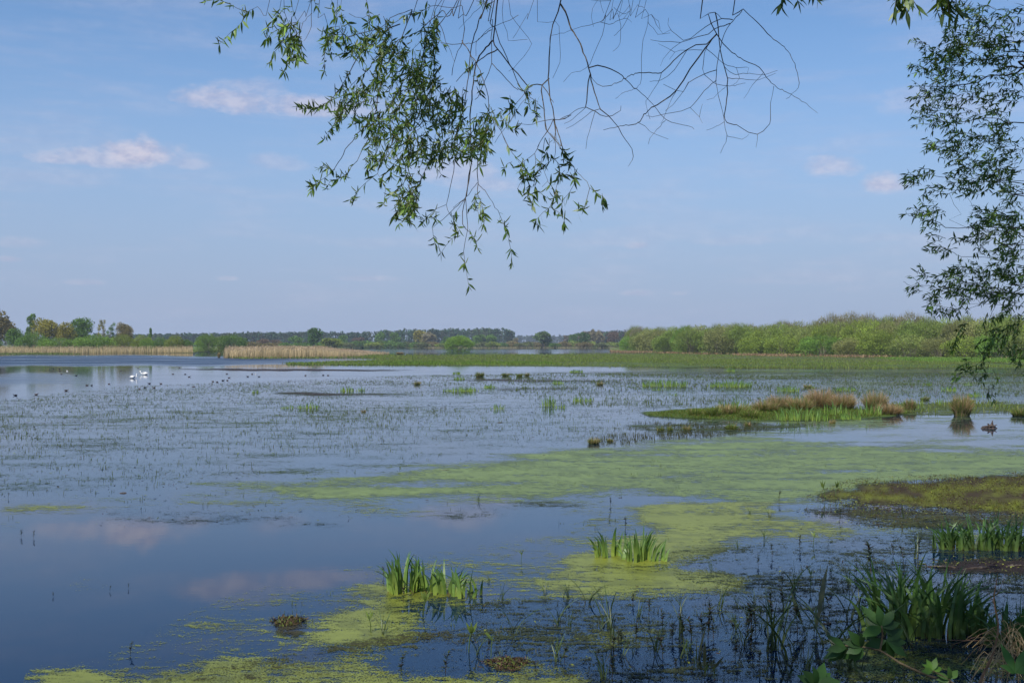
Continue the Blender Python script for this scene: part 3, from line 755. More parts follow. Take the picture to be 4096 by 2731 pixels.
def make_bush(name, h, wd, n, size, seed, twiggy=.0, low=True):
    """dense willow bush: fans of upright twigs carrying small leaves"""
    global rng
    rng = np.random.default_rng(seed)
    root = empty(name, (0, 0, 0))
    lobes = [((0, 0, h * .35), np.array([wd * .42, wd * .42, h * .58]))]
    for k in range(9):
        a = rng.uniform(0, 6.28); r = wd * rng.uniform(.2, .36)
        lobes.append(((math.cos(a) * r, math.sin(a) * r, h * rng.uniform(.2, .58)), np.array([.2 * wd, .2 * wd, .3 * h]) * rng.uniform(.7, 1.15)))
    b = Buf()
    for k in range(26):
        a = rng.uniform(0, 6.28); e = np.array([math.cos(a) * wd * rng.uniform(.1, .45), math.sin(a) * wd * rng.uniform(.1, .45), h * rng.uniform(.5, .98)])
        s = np.array([e[0] * .2, e[1] * .2, -.1])
        q = smoothline([s, (s * .6 + e * .4) + [0, 0, h * .12], e], h / 5)
        tube(b, q, np.linspace(.08, .015, len(q)), (.17, .15, .11), 3)
    b.build('trunk', M_BARK, root)
    c = Buf()
    cols = [(1, 1, 1), (.85, .9, .8), (1.12, 1.12, 1.0), (.72, .72, .68)]
    crown(c, lobes, n, size, cols, .6, 2.2, .35)
    if twiggy:
        m = int(n * twiggy)
        a = rng.uniform(0, 6.28, m); r = wd * .4 * np.sqrt(rng.random(m))
        zb = h * (.55 + .35 * (1 - (r / (wd * .42)) ** 2))
        bs = np.stack([np.cos(a) * r, np.sin(a) * r, zb], 1)
        blades(c, bs, rng.uniform(.08, .22, m) * h, .05, rng.uniform(.0, .4, m), a, 2, (1.0, .95, .95), (1.05, 1.0, 1.0), .15)
    c.build('crown', M_FAR, root)
    return root

GRN, YGR, OLV, BRZ, DGR, GRY, BRT = (.085,.15,.035,1), (.16,.20,.04,1), (.21,.19,.04,1), (.155,.13,.06,1), (.055,.11,.03,1), (.18,.16,.11,1), (.125,.205,.04,1)
def put(proto, first, px, d, wpx, toppx, w0, h0, color, label, cat, group, rz=None, z=.1):
    """stand a copy of a tree so that it has the photographed width and height at distance d"""
    wd = wpx / F * d; hh = H + (HZ - toppx) / F * d - z
    x, y = gxy(px, d)
    sc = (wd / w0, wd / w0, hh / h0)
    rz = random.uniform(0, 6.28) if rz is None else rz
    if first:
        o = proto; o.location = (x, y, z); o.rotation_euler = (0, 0, rz); o.scale = sc; o.color = color
        for ch in o.children: ch.color = color
    else: o = copy_tree(proto, (x, y, z), rz, sc, color)
    return tag(o, label, cat, group)

protoR = [make_tree('broadleaf_tree', 14, 12, 'round', 5200, .50, 201 + k) for k in range(3)]
protoT = [make_tree('tall_tree', 14, 7, 'tall', 3200, .45, 211 + k) for k in range(2)]
protoA = [make_tree('airy_tree', 14, 9, 'airy', 2000, .36, 221 + k) for k in range(2)]
used = set()
def plant(lst, i, *a, **k):
    f = id(lst[i]) not in used; used.add(id(lst[i]))
    return put(lst[i], f, *a, **k)
GL = 'trees on the left shore'
for (lst, i, px, d, wpx, top, w0, col, lab) in [
    (protoR, 0, 0, 420, 150, 1236, 12, BRZ, 'big bronze-green tree cut by the left edge, tallest on the shore'),
    (protoR, 1, 56, 400, 70, 1312, 12, GRN, 'dark green rounded tree at the foot of the bronze tree on the left edge'),
    (protoT, 0, 122, 440, 58, 1250, 7, GRN, 'narrow green tree rising behind the left side of the yellow trees'),
    (protoR, 2, 185, 425, 120, 1264, 12, OLV, 'larger yellow-olive tree left of the round green tree'),
    (protoR, 0, 262, 425, 95, 1285, 12, OLV, 'smaller yellow-olive tree touching the round green tree'),
    (protoR, 1, 322, 440, 108, 1270, 12, GRN, 'round mid-green tree right of the two yellow trees'),
    (protoA, 0, 410, 440, 52, 1268, 9, OLV, 'thin see-through olive tree with light between its branches'),
    (protoA, 1, 443, 440, 48, 1292, 9, GRN, 'airy green tree just right of the see-through olive tree'),
    (protoR, 2, 498, 450, 72, 1283, 12, BRZ, 'bronze-tinted round tree standing alone above the bushes'),
    (protoT, 1, 601, 450, 26, 1308, 7, GRN, 'small spindly tree poking above the bushes right of the bronze tree'),
    (protoR, 0, -160, 430, 130, 1262, 12, GRN, 'green tree beyond the left edge of the photo, left of the bronze tree'),
    (protoR, 2, -330, 430, 150, 1250, 12, YGR, 'yellow-green tree further along the left shore outside the photo')]:
    plant(lst, i, px, d, wpx, top, w0, 14, col, lab, 'tree', GL)

protoB = [make_bush('willow_bush', 9, 13, 9500, .30, 301 + k, [.0, .03, 0, .05, .0, .02][k]) for k in range(6)]
for k, (px, d, wpx, top, col, lab) in enumerate([
    (130, 395, 150, 1322, GRN, 'dusky green bush below the narrow green tree'),
    (235, 390, 170, 1348, BRT, 'low green bush below the yellow trees'),
    (380, 388, 190, 1332, BRT, 'wide bright green bush below the see-through olive tree'),
    (490, 400, 120, 1336, YGR, 'yellow-green bush below the lone bronze tree'),
    (565, 395, 90, 1334, YGR, 'pale yellow-green bush under the spindly tree'),
    (590, 388, 70, 1350, BRT, 'small bright bush at the back edge of the left reed bed'),
    (640, 420, 80, 1342, GRN, 'mid green bush right of the spindly tree'),
    (700, 410, 85, 1338, YGR, 'yellowish bush above the right end of the left reed bed'),
    (745, 412, 60, 1352, GRN, 'small bush where the left reed bed ends'),
    (830, 452, 105, 1334, BRT, 'tall green bush just right of the end of the left reed bed'),
    (880, 470, 85, 1340, YGR, 'paler bush between two dark bushes near the reed spit'),
    (930, 460, 128, 1334, GRN, 'dark green dome bush at the tip of the reed spit'),
    (-60, 400, 150, 1330, GRN, 'green bush beyond the left edge of the photo behind the reeds'),
    (-230, 400, 170, 1335, YGR, 'yellow-green bush outside the photo along the left reeds')]):
    plant(protoB, k % 6, px, d, wpx, top, 13, 9, col, lab, 'bush', 'bushes on the left shore')
def make_dome(name, h, wd, n, size, seed):
    global rng
    rng = np.random.default_rng(seed)
    root = empty(name, (0, 0, 0)); lobes = [((0, 0, h * .40), np.array([wd * .47, wd * .47, h * .62]))] * 3
    for k in range(16):
        a = rng.uniform(0, 6.28); e = rng.uniform(-.1, 1.1); r = wd * .33 * math.cos(e)
        lobes.append(((math.cos(a) * r, math.sin(a) * r, h * (.36 + .40 * math.sin(e))), np.array([.19 * wd, .19 * wd, .22 * h])))
    b = Buf()
    for k in range(14):
        a = rng.uniform(0, 6.28); e = np.array([math.cos(a) * wd * .3, math.sin(a) * wd * .3, h * .7])
        tube(b, smoothline([e * [.1, .1, 0], e * [.5, .5, .6], e], h / 4), .06, (.17, .15, .11), 3)
    b.build('trunk', M_BARK, root)
    c = Buf(); crown(c, lobes, n, size, [(1,1,1),(.85,.9,.8),(1.15,1.15,1.0)], .5, 1.8, .3); c.build('crown', M_FAR, root)
    return root
protoR2 = [make_dome('willow_bush', 6, 12, 15000, .26, 350)]
plant(protoR2, 0, 1837, 427, 124, 1345, 12, 6, (.125,.20,.038,1), 'round dome-shaped green bush standing alone in the water at the centre', 'bush', None, 0.3, z=-.1)

# willow thicket on the right: front, middle and back rows
rnd = random.Random(5)
line = [(2505, 432), (2700, 352), (3100, 297), (3600, 256), (4096, 234), (4700, 212), (5600, 190)]
def along(px):
    for (a, da), (b, db) in zip(line, line[1:]):
        if a <= px <= b: return da + (db - da) * (px - a) / (b - a)
    return line[-1][1]
TC = [(.15,.205,.05,1), (.16,.215,.052,1), (.165,.20,.06,1), (.17,.18,.07,1), (.125,.215,.04,1), (.18,.235,.045,1), (.19,.20,.075,1)]
front = [(2508, 75, 1340, 4, 'bright green bush at the left tip of the willow thicket'), (2560, 110, 1322, 2, None), (2665, 130, 1326, 0, None), (2762, 150, 1310, 1, None),
         (2880, 170, 1300, 3, None), (3010, 150, 1338, 5, None), (3130, 160, 1330, 5, 'yellow-green bush bulging forward near the middle of the thicket'),
         (3290, 190, 1336, 4, 'darker bright green bush bulging forward in the thicket front'), (3400, 150, 1345, 6, None), (3520, 190, 1318, 5, None), (3640, 190, 1330, 2, None),
         (3760, 170, 1345, 3, 'brownish grey bush low in the thicket front by the tussocks'), (3860, 180, 1338, 5, 'fresh green bush just behind the hanging willow twigs on the right'), (3990, 180, 1330, 4, None), (4110, 190, 1320, 2, None),
         (4260, 220, 1325, 3, None), (4430, 230, 1318, 1, None), (4620, 240, 1315, 5, None), (4850, 260, 1310, 2, None), (5100, 280, 1310, 0, None)]
GT = 'willow bushes of the thicket on the right'
for k, (px, wpx, top, ci, lab) in enumerate(front):
    plant(protoB, k % 6, px, along(max(px, 2505)) + 7, wpx, top, 13, 9, TC[ci], lab or 'light green willow bush in the front row of the thicket', 'bush', GT)
px = 2600
k = 0
while px < 5300:
    d = along(px) + rnd.uniform(14, 20)
    top = 1306 - (px - 2600) * .030 + rnd.uniform(-8, 8)
    if px > 4096: top = 1256
    plant(protoB, k % 6, px, d, rnd.uniform(150, 200) * 250 / d * 1.1, top, 13, 9, rnd.choice(TC), 'tall light green willow bush in the middle row of the thicket', 'bush', GT)
    px += 62 * 300 / d; k += 1
px = 2540; k = 3
while px < 5300:
    d = along(px) + rnd.uniform(30, 42)
    top = 1304 - (px - 2540) * .036 + rnd.uniform(-7, 7)
    if px > 4096: top = 1248
    plant(protoB, k % 6, px, d, rnd.uniform(150, 200) * 250 / d, top, 13, 9, rnd.choice(TC[:4] + [(.18,.20,.075,1)]), 'high willow bush with twiggy grey top in the back row of the thicket', 'bush', GT)
    px += 75 * 300 / d; k += 1
for (px, top, wpx) in ((3330, 1246, 90), (3400, 1240, 110), (3480, 1244, 80), (3640, 1240, 100), (3560, 1252, 90), (2560, 1300, 60), (3150, 1278, 50)):
    plant(protoB, 1, px, along(px) + 40, wpx * 1.5, top + 3, 13, 9, (.20,.19,.12,1), 'bare grey-brown treetop showing above the willow thicket', 'tree', 'bare treetops above the thicket')

# middle distance trees in front of the far wood
protoC = [make_tree('distant_tree', 13, 12, 'round', 1800, 1.0, 401 + k) for k in range(3)]
protoD = [make_bush('distant_bush', 7, 14, 1600, .9, 411 + k) for k in range(3)]
BR = (.12, .085, .065, 1)
for k, (px, d, wpx, top, col, lab) in enumerate([
    (1256, 640, 60, 1308, DGR, 'dark green pointed tree rising above the right end of the reed spit'), (1330, 660, 90, 1350, YGR, 'low yellow-green tree behind the reed spit'),
    (1048, 700, 60, 1355, BR, 'small brown tree between two green bushes near the reed spit'), (1110, 760, 50, 1358, BR, 'second small brown tree left of the pointed tree'),
    (1434, 860, 50, 1346, BR, 'reddish brown rounded tree before the dark wood'), (1520, 880, 42, 1330, GRN, 'fresh green tree before the dark wood, left one'),
    (1580, 880, 44, 1328, GRN, 'fresh green tree before the dark wood, right one'), (1684, 860, 60, 1318, OLV, 'yellow-olive tree before the dark wood, left of the round bush'),
    (1720, 850, 66, 1328, GRY, 'grey-brown leafless tree beside the yellow-olive tree'), (1780, 840, 34, 1346, DGR, 'small dark green tree just left of the round bush'),
    (1920, 860, 58, 1335, GRN, 'green tree just right of the round bush'), (1968, 860, 52, 1338, GRN, 'green tree at the right end of the dark wood'),
    (2060, 900, 26, 1350, GRY, 'little brownish tree right of the dark wood'), (2175, 800, 80, 1322, (.10,.15,.06,1), 'pale green willow tree standing free right of the dark wood'),
    (2335, 900, 55, 1326, BR, 'brown tree at the left of the right-hand far wood'), (2290, 900, 40, 1335, GRN, 'dull green tree left of the brown tree'),
    (2372, 850, 30, 1313, GRY, 'slim grey birch in front of the right-hand far wood'), (2400, 860, 34, 1322, GRY, 'grey tree right of the slim birch'),
    (2335, 850, 50, 1326, DGR, 'dark green tree left of the slim birch'), (2450, 900, 50, 1322, BR, 'brown tree beside the left tip of the thicket'),
    (1180, 820, 60, 1345, GRN, 'small green tree left of the dark pointed tree'), (1375, 850, 40, 1338, GRN, 'light green tree above the right half of the reed spit')]):
    plant(protoC, k % 3, px, d, wpx, top, 12, 13, col, lab, 'tree', 'trees before the far wood')
k = 0
for px in list(range(980, 1830, 34)) + list(range(1900, 2480, 36)):
    d = 790 + rnd.uniform(-20, 60) if px > 1350 else 620 + rnd.uniform(0, 90)
    plant(protoD, k % 3, px + rnd.uniform(-8, 8), d, rnd.uniform(55, 85), rnd.uniform(1361, 1372), 14, 7, rnd.choice([GRN, YGR, (.12,.14,.06,1), GRN, BRZ]),
          'low green bush in the hedge along the far shore', 'bush', 'low bushes along the far shore'); k += 1
# far woods: read as one dark mass each
def wood(name, x0, x1, d0, d1, tops, n, cols, label, size=1.6, seed=501):
    global rng
    rng = np.random.default_rng(seed)
    bb = Buf()
    for i in range(n):
        d = rng.uniform(d0, d1) ** 1.0; px = rng.uniform(x0, x1)
        tp = np.interp(px, [q[0] for q in tops], [q[1] for q in tops]) + rng.normal(2, 2.2)
        hh = H + (HZ - tp) / F * d0
        x, y = gxy(px, d)
        wd = rng.uniform(3.2, 5.5)
        tube(bb, np.array([[x, y, 0], [x, y, hh * .9]]), [.3, .15], (.07,.06,.045), 3)
        base = np.array(cols[rng.integers(0, len(cols))])
        c2 = Buf()
        lobes = [((x + rng.normal(0, wd * .25), y + rng.normal(0, wd * .25), hh * z), np.array([wd * .5, wd * .5, hh * .13]) * rng.uniform(.8, 1.2)) for z in (.1, .22, .35, .5, .62, .72, .82, .9)]
        crown(bb, lobes, 110, size, [base, base * .8, base * 1.15], .2, 1.0, .4)
    return tag(bb.build(name, M_WOODFAR), label, 'forest', kind='stuff')
PINE = [(.026,.058,.030), (.022,.048,.028), (.034,.066,.032), (.045,.06,.03)]
wood('pine_wood', 560, 2050, 1150, 1270, [(560,1338),(700,1334),(760,1332),(950,1330),(1300,1326),(1400,1328),(1550,1320),(1700,1316),(1880,1314),(1950,1311),(2020,1313),(2045,1322),(2060,1330)], 520, PINE + [(.05,.07,.03)], 'dark blue-green pine wood closing the lake at the centre and left')
wood('distant_wood', 1900, 2620, 2300, 2420, [(1900,1344),(2100,1341),(2250,1342),(2620,1338)], 230, [(.03,.05,.03)], 'low dark wood on the horizon beyond the gap', 2.6, 502)
wood('mixed_wood', 2262, 2640, 1080, 1160, [(2262,1345),(2300,1333),(2350,1326),(2500,1323),(2640,1320)], 110, PINE + [(.09,.07,.05), (.08,.055,.045)], 'dark mixed wood behind the left tip of the thicket', 1.5, 503)
wood('horizon_wood', -2600, 700, 1250, 1350, [(-2600,1325),(700,1336)], 330, PINE, 'dark wood far behind the trees of the left shore', 1.8, 504)
wood('horizon_wood', 2640, 6500, 1150, 1250, [(2640,1325),(6500,1325)], 300, PINE, 'dark wood far behind the willow thicket', 1.8, 505)
land('pale_field', [gxy(2040, 1500), gxy(2350, 1500), gxy(2500, 2250), gxy(1900, 2250)], M_FIELD, 1.6)
rng = np.random.default_rng(77)

# ------------------------------------------------------------------ irises
IR0 = [(.30,.38,.06),(.26,.36,.06),(.22,.33,.06)]
IR1 = [(.05,.13,.035),(.06,.15,.035),(.045,.11,.04),(.08,.17,.04)]
def iris(px, py, wpx, hpx, label, n=None, depth=None, wk=1.0, lean=.35, c1=None, c0=None):
    d = dist(py); g = G(px, py)
    wd = wpx / F * d; hh = hpx / F * d
    near = d < 25
    if n is None: n = int(max(10, min(420, wd * (26 if near else 34))))
    else: n = int(n * (1.15 if px < 3000 else 1.6))
    dep = depth if depth is not None else (wd * .5 if near else min(wd * .35, 2.5) + .2)
    bb = Buf()
    # fans: several blades rise from one rootstock
    nf = max(2, n // 4)
    fx = (np.linspace(-.5, .5, nf) + rng.normal(0, .5 / nf, nf)) * wd * .85; fy = rng.uniform(-.5, .5, nf) * dep
    k = rng.integers(0, nf, n)
    b = np.stack([fx[k] + rng.normal(0, .045 if near else .14, n), fy[k] + rng.normal(0, .045 if near else .10, n), np.full(n, -.03)], 1)
    if not near:
        ku = np.arange(n // 2); b[ku, 0] = (np.linspace(-.5, .5, n // 2) + rng.normal(0, .015, n // 2)) * wd * .85
    edge = 1 - .35 * np.abs(b[:, 0]) / (wd * .5 + .01)
    h = hh * (.5 + .6 * rng.random(n) ** (.7 if near else 1)) * edge
    w_ = (.046 if near else .035 * (.6 + d / 90)) * wk * rng.uniform(.7, 1.25, n)
    ln = rng.beta(1.4, 3, n) * lean * 2
    out = np.where(b[:, 0] > 0, 0, math.pi) + rng.normal(0, .9, n)
    blades(bb, b, h, w_, ln, out, 6 if near else 3, mixcol(n, c0 or IR0, 1), mixcol(n, c1 or IR1, 2), .12, face=rng.normal(0, .6, n), curl=2.2, taper=.62)
    if near:       # brown old sheaths at the foot
        m = n // 3; kk = rng.integers(0, n, m)
        blades(bb, b[kk] + rng.normal(0, .02, (m, 3)) * [1, 1, 0], rng.uniform(.06, .22, m), .012, rng.uniform(0, .9, m), rng.uniform(0, 6.28, m), 3, (.10,.06,.03), (.14,.09,.04), .2)
    o = bb.build('iris_clump', M_BLADE); o.location = g
    return tag(o, label, 'iris clump', 'clumps of yellow flag iris in the marsh')
for a in [
    (1612, 2368, 140, 190, 'tall dark green iris clump leftmost of the near pair of clumps', 34),
    (1700, 2360, 90, 190, 'upright iris clump joined to the right of the leftmost near clump', 20),
    (1785, 2376, 125, 160, 'spreading iris clump third from the left in the nearest group', 24),
    (1858, 2388, 45, 175, 'narrow iris tuft at the right end of the nearest group', 7),
    (1905, 2372, 36, 120, 'two or three iris blades leaning right beside the nearest group', 4),
    (2440, 2228, 140, 140, 'iris clump with bent blades on duckweed, left of its neighbour', 26),
    (2562, 2243, 120, 165, 'iris clump with pale bases on duckweed, right of the bent one', 30),
    (2652, 2246, 24, 112, 'single slim iris tuft standing apart on the right of the duckweed pair', 4),
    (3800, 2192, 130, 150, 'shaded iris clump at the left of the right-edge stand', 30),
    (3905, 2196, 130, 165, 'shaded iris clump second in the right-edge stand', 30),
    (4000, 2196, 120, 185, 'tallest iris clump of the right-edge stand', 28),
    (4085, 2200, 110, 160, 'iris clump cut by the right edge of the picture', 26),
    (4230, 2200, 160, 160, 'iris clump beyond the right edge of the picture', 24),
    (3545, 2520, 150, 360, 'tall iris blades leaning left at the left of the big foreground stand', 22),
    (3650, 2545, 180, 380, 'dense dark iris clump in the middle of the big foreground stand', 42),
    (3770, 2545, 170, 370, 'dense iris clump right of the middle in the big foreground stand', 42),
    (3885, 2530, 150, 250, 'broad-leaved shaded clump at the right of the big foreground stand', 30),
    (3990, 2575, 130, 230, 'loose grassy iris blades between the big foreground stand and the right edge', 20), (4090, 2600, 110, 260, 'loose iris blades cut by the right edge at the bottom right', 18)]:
    iris(*a[:5], n=a[5], lean=.5 if a[0] < 3000 else .72, c1=[(.05,.13,.035),(.045,.11,.035),(.08,.18,.04)] if a[0] > 3000 else None, c0=[(.13,.2,.04),(.09,.14,.03)] if a[0] > 3000 else None)  # right-hand clumps: darker blade bases painted in for the crown's shade
for a in [
    (1389, 1565, 56, 30, 'small bright iris patch left of centre in the shallow water'), (1443, 1564, 22, 28, 'tiny iris tuft just right of the small bright patch left of centre'),
    (1850, 1565, 90, 30, 'wide low iris patch below the round bush'), (1785, 1565, 28, 22, 'little iris tuft left of the wide low patch below the round bush'),
    (1889, 1564, 30, 28, 'iris tuft at the right end of the wide low patch below the round bush'), (1958, 1550, 50, 20, 'thin low iris row right of the patch below the round bush'),
    (1997, 1636, 34, 42, 'lone upright iris tuft standing in water at the centre'), (2193, 1624, 52, 56, 'taller iris patch right of the lone centre tuft'),
    (2240, 1631, 40, 30, 'lower right shoulder of the taller centre iris patch'), (2312, 1604, 42, 30, 'iris tuft, left of a close pair right of centre'),
    (2353, 1604, 24, 30, 'iris tuft, right of a close pair right of centre'), (2231, 1534, 36, 20, 'small iris tuft behind the close pair right of centre'),
    (1827, 1494, 32, 12, 'tiny iris tuft near the grass belt below the round bush'), (1838, 1517, 46, 15, 'faint thin iris row between the tiny tuft and the wide patch'),
    (2306, 1488, 56, 15, 'dark green iris patch at the lower edge of the grass belt'), (2660, 1545, 200, 38, 'long dense iris bed, left of the two long beds'),
    (2922, 1547, 205, 38, 'long dense iris bed, right of the two long beds'), (3152, 1565, 92, 34, 'short dense iris bed right of the two long beds'),
    (3378, 1562, 90, 24, 'sparse light iris bed behind the dry rushes of the islet'), (2924, 1486, 28, 28, 'tall dark iris tuft against the grass belt on the right'),
    (3715, 1540, 30, 18, 'small far iris tuft left of the hanging willow twig'), (3797, 1563, 60, 26, 'yellowish iris patch behind the round rush tussock'),
    (3903, 1585, 64, 28, 'iris patch right behind the round rush tussock'), (3870, 1541, 30, 18, 'small far iris tuft beside the hanging willow twig tip'),
    (3756, 1618, 26, 40, 'dark narrow iris tuft left of the round rush tussock'), (1235, 1633, 68, 36, 'bright iris patch in the shallows left of centre'),
    (1160, 1632, 38, 24, 'thin pale iris tuft left of the bright patch in the shallows'), (1024, 1570, 22, 20, 'very small iris tuft below the reed spit'),
    (2630, 1560, 30, 14, 'small pale sprig below the left long iris bed'), (2700, 1580, 24, 14, 'pale sprig in water below the gap between the long beds'),
    (3200, 1681, 215, 80, 'bright row of iris blades along the front of the rush islet'), (3205, 1622, 130, 60, 'blue-green iris row at the back of the rush islet'),
    (2950, 1640, 180, 62, 'blue-green iris row at the back left of the rush islet'), (3400, 1678, 90, 52, 'short iris blades at the front right of the rush islet'),
    (3345, 1660, 90, 72, 'fresh green iris tuft among the dry rushes of the islet'), (3480, 1660, 90, 78, 'fresh green iris tuft near the right end of the islet'),
    (3630, 1632, 60, 52, 'green tuft at the far right end of the rush islet'), (3240, 1552, 34, 18, 'small mixed tuft between the short bed and the sparse bed'),
    (4200, 1600, 120, 40, 'iris patch in the shallows beyond the right edge of the picture'), (-200, 1640, 80, 34, 'iris patch in the shallows beyond the left edge of the picture')]:
    blue = 'blue-green' in a[4]
    iris(*a, c1=[(.035,.12,.05),(.045,.14,.05)] if blue else [(.07,.18,.04),(.06,.15,.04),(.10,.22,.04)])

# ------------------------------------------------------------------ rush tussocks
def tussock(px, py, wpx, hpx, label, dry=.5, n=None, name='rush_tussock'):
    d = dist(py); wd = wpx / F * d; hh = hpx / F * d
    n = n or int((90 if hpx < 30 else 260) + (350 if hpx < 30 else 700) * wd * hh)
    n = min(n, 1800)
    bb = Buf()
    r = np.sqrt(rng.random(n)) * wd * .26; a = rng.uniform(0, 6.28, n); u = rng.random(n) ** .8
    b = np.stack([np.cos(a) * r, np.sin(a) * r * .8, np.full(n, -.02)], 1)
    isdry = rng.random(n) < dry
    c1 = np.where(isdry[:, None], mixcol(n, [(.42,.28,.16),(.32,.20,.12),(.50,.38,.24)], 3), mixcol(n, [(.15,.21,.04),(.11,.18,.04),(.20,.22,.06)], 4))
    c0 = np.where(isdry[:, None], (.20,.17,.08), (.11,.15,.04))
    ln = u * .60 * wd / hh * rng.uniform(.5, 1.25, n)
    blades(bb, b, hh * rng.uniform(.5, 1.12, n) * np.sqrt(1 - .72 * u ** 2), .010 + .00022 * d, ln, a + rng.normal(0, .5, n), 4, c0, c1, .18, taper=.5, curl=1.5)
    o = bb.build(name, M_GRASS); o.location = G(px, py)
    return tag(o, label, 'tussock', 'rush tussocks in the marsh')
tussock(3847, 1662, 112, 92, 'big round brown rush tussock mirrored in calm water on the right', .55, 1800)
tussock(4085, 1664, 120, 42, 'low green tussock cut by the right edge beside calm water', .1, 900)
for (px, py, w_, h_, lab, dr) in [
    (2950, 1655, 150, 50, 'broad low mound of mixed rushes left of the dry crest on the islet', .35), (2895, 1658, 90, 50, 'brown bent rushes at the left of the islet', .7), (3060, 1645, 160, 56, 'dry rush tuft left of the iris row on the islet', .5),
    (3120, 1632, 150, 62, 'pale brown rush crest above the bright iris row', .75), (3200, 1640, 150, 62, 'dry brown rushes behind the bright iris row', .6), (3280, 1632, 160, 88, 'tallest reddish brown rush crest in the middle of the islet', .85),
    (3370, 1636, 150, 74, 'dry pinkish rush tuft right of the tallest crest', .8), (3500, 1640, 130, 84, 'pale straw rushes rising near the right end of the islet', .7),
    (3555, 1658, 150, 56, 'bleached collapsed rushes at the right end of the islet', .95), (3640, 1640, 70, 50, 'small mixed tuft at the right tip of the islet', .5),
    (2780, 1662, 90, 40, 'short green rush tuft at the left tail of the islet', .05), (2850, 1666, 100, 52, 'green rush tuft left of the brown bent rushes', .1), (3000, 1672, 120, 46, 'green rushes in front of the islet, left of the iris row', .1),
    (2640, 1722, 44, 26, 'small green tussock in water, leftmost before the islet', .2), (2680, 1722, 34, 24, 'small green tussock second before the islet', .15), (2748, 1720, 60, 28, 'wider olive tussock third before the islet', .3),
    (2925, 1718, 70, 32, 'green tussock before the islet, below its left part', .1), (2990, 1706, 40, 26, 'brownish little tussock right of the green one before the islet', .5), (3330, 1694, 40, 22, 'small brown tussock below the iris row of the islet', .6),
    (2375, 1775, 70, 32, 'sprawling olive tussock at the edge of the duckweed film', .4), (2440, 1765, 40, 18, 'tiny tussock right of the sprawling one by the duckweed', .4),
    (1919, 1506, 56, 24, 'small olive tussock below the grass belt, first from the left', .15), (2022, 1504, 46, 18, 'small olive tussock below the grass belt, second from the left', .2),
    (2078, 1507, 36, 18, 'small green tussock below the grass belt, third from the left', .1), (2108, 1504, 32, 18, 'small olive tussock below the grass belt, fourth from the left', .2),
    (1670, 1538, 40, 18, 'faint brown tussock left of the low iris patch', .5), (2400, 1540, 40, 18, 'dull tussock left of the long iris beds', .5), (1455, 1647, 28, 12, 'tiny brown tussock in open shallows left of centre', .9),
    (3230, 1552, 50, 20, 'mixed tussock between the short bed and the sparse bed', .4), (1600, 1416, 40, 10, 'small brown reed stub right of the reed spit', .8), (876, 1430, 14, 22, 'dark stub of reeds at the left tip of the reed spit', .6),
    (3700, 1600, 60, 22, 'dull green tuft behind the dark narrow iris', .2), (3880, 1608, 60, 20, 'grey-green rush tuft behind the big round tussock', .1)]:
    tussock(px, py, w_, h_, lab, dr)
# islet turf
it = Buf()
pts = scatter([(2570,1662),(2700,1645),(3000,1635),(3400,1630),(3620,1640),(3640,1655),(3500,1668),(3300,1682),(3000,1684),(2750,1676)], density=70, cap=16000, seed=95); N = len(pts)
blades(it, pts + [0, 0, .02], rng.uniform(.06, .2, N), .022, rng.uniform(.1, .7, N), rng.uniform(0, 6.28, N), 2, mixcol(N, [(.07,.10,.02)]), mixcol(N, [(.09,.15,.02),(.12,.16,.03),(.18,.14,.06),(.08,.13,.02)], 5), .2)
tag(it.build('islet_turf', M_GRASS), 'low green turf covering the ground of the rush islet', 'turf', kind='stuff')

# ------------------------------------------------------------------ birds
WHITE, WING_WHITE = (.80, .79, .76), (.7, .68, .64)  # feather white and a duller white for the swans' wings
def swan(px, py, s, rz, pose, label):
    g = G(px, py)
    root = empty('swan', g); root.rotation_euler = (0, 0, rz); root.scale = (s, s, s)
    if pose == 'down':
        sp_ = [(-.62,0,.20),(-.5,0,.19),(-.3,0,.17),(0,0,.15),(.22,0,.15),(.36,0,.20),(.44,0,.33),(.46,0,.46),(.50,0,.52),(.57,0,.49),(.62,0,.41),(.66,0,.33)]
    else:
        sp_ = [(-.62,0,.20),(-.5,0,.19),(-.3,0,.17),(0,0,.15),(.20,0,.15),(.33,0,.22),(.38,0,.34),(.36,0,.46),(.38,0,.55),(.44,0,.59),(.51,0,.55),(.55,0,.48)]
    rr = [.02, .14, .24, .27, .24, .15, .085, .065, .06, .068, .06, .035]
    b = Buf(); q = smoothline(sp_, .05); tube(b, q, np.interp(np.linspace(0, 1, len(q)), np.linspace(0, 1, len(rr)), rr), WHITE, 12, .85)
    for sgn in (-1, 1):      # folded wing
        wq = smoothline([(.16, .10 * sgn, .24), (-.1, .15 * sgn, .27), (-.4, .09 * sgn, .26), (-.62, .03 * sgn, .24)], .05)
        tube(b, wq, np.interp(np.linspace(0, 1, len(wq)), [0, .3, .7, 1], [.04, .10, .07, .01]), WING_WHITE, 8, 1.0)
    b.build('body', M_FEATHER, root, smooth=True)
    e = np.array(sp_[-1]); dr = norm(e - np.array(sp_[-2]))
    bl = Buf(); tube(bl, np.array([e - dr * .02, e + dr * .05, e + dr * .12]), [.03, .022, .008], (.45, .16, .04), 7); bl.build('bill', M_FEATHER, root)
    return tag(root, label, 'swan', 'swans on the lake')
swan(575, 1499, .82, math.pi - .2, 'down', 'white swan on the right, body side-on with its head dipped to the water')
swan(536, 1513, .76, .9, 'up', 'white swan on the left, neck raised and bill pointing down')
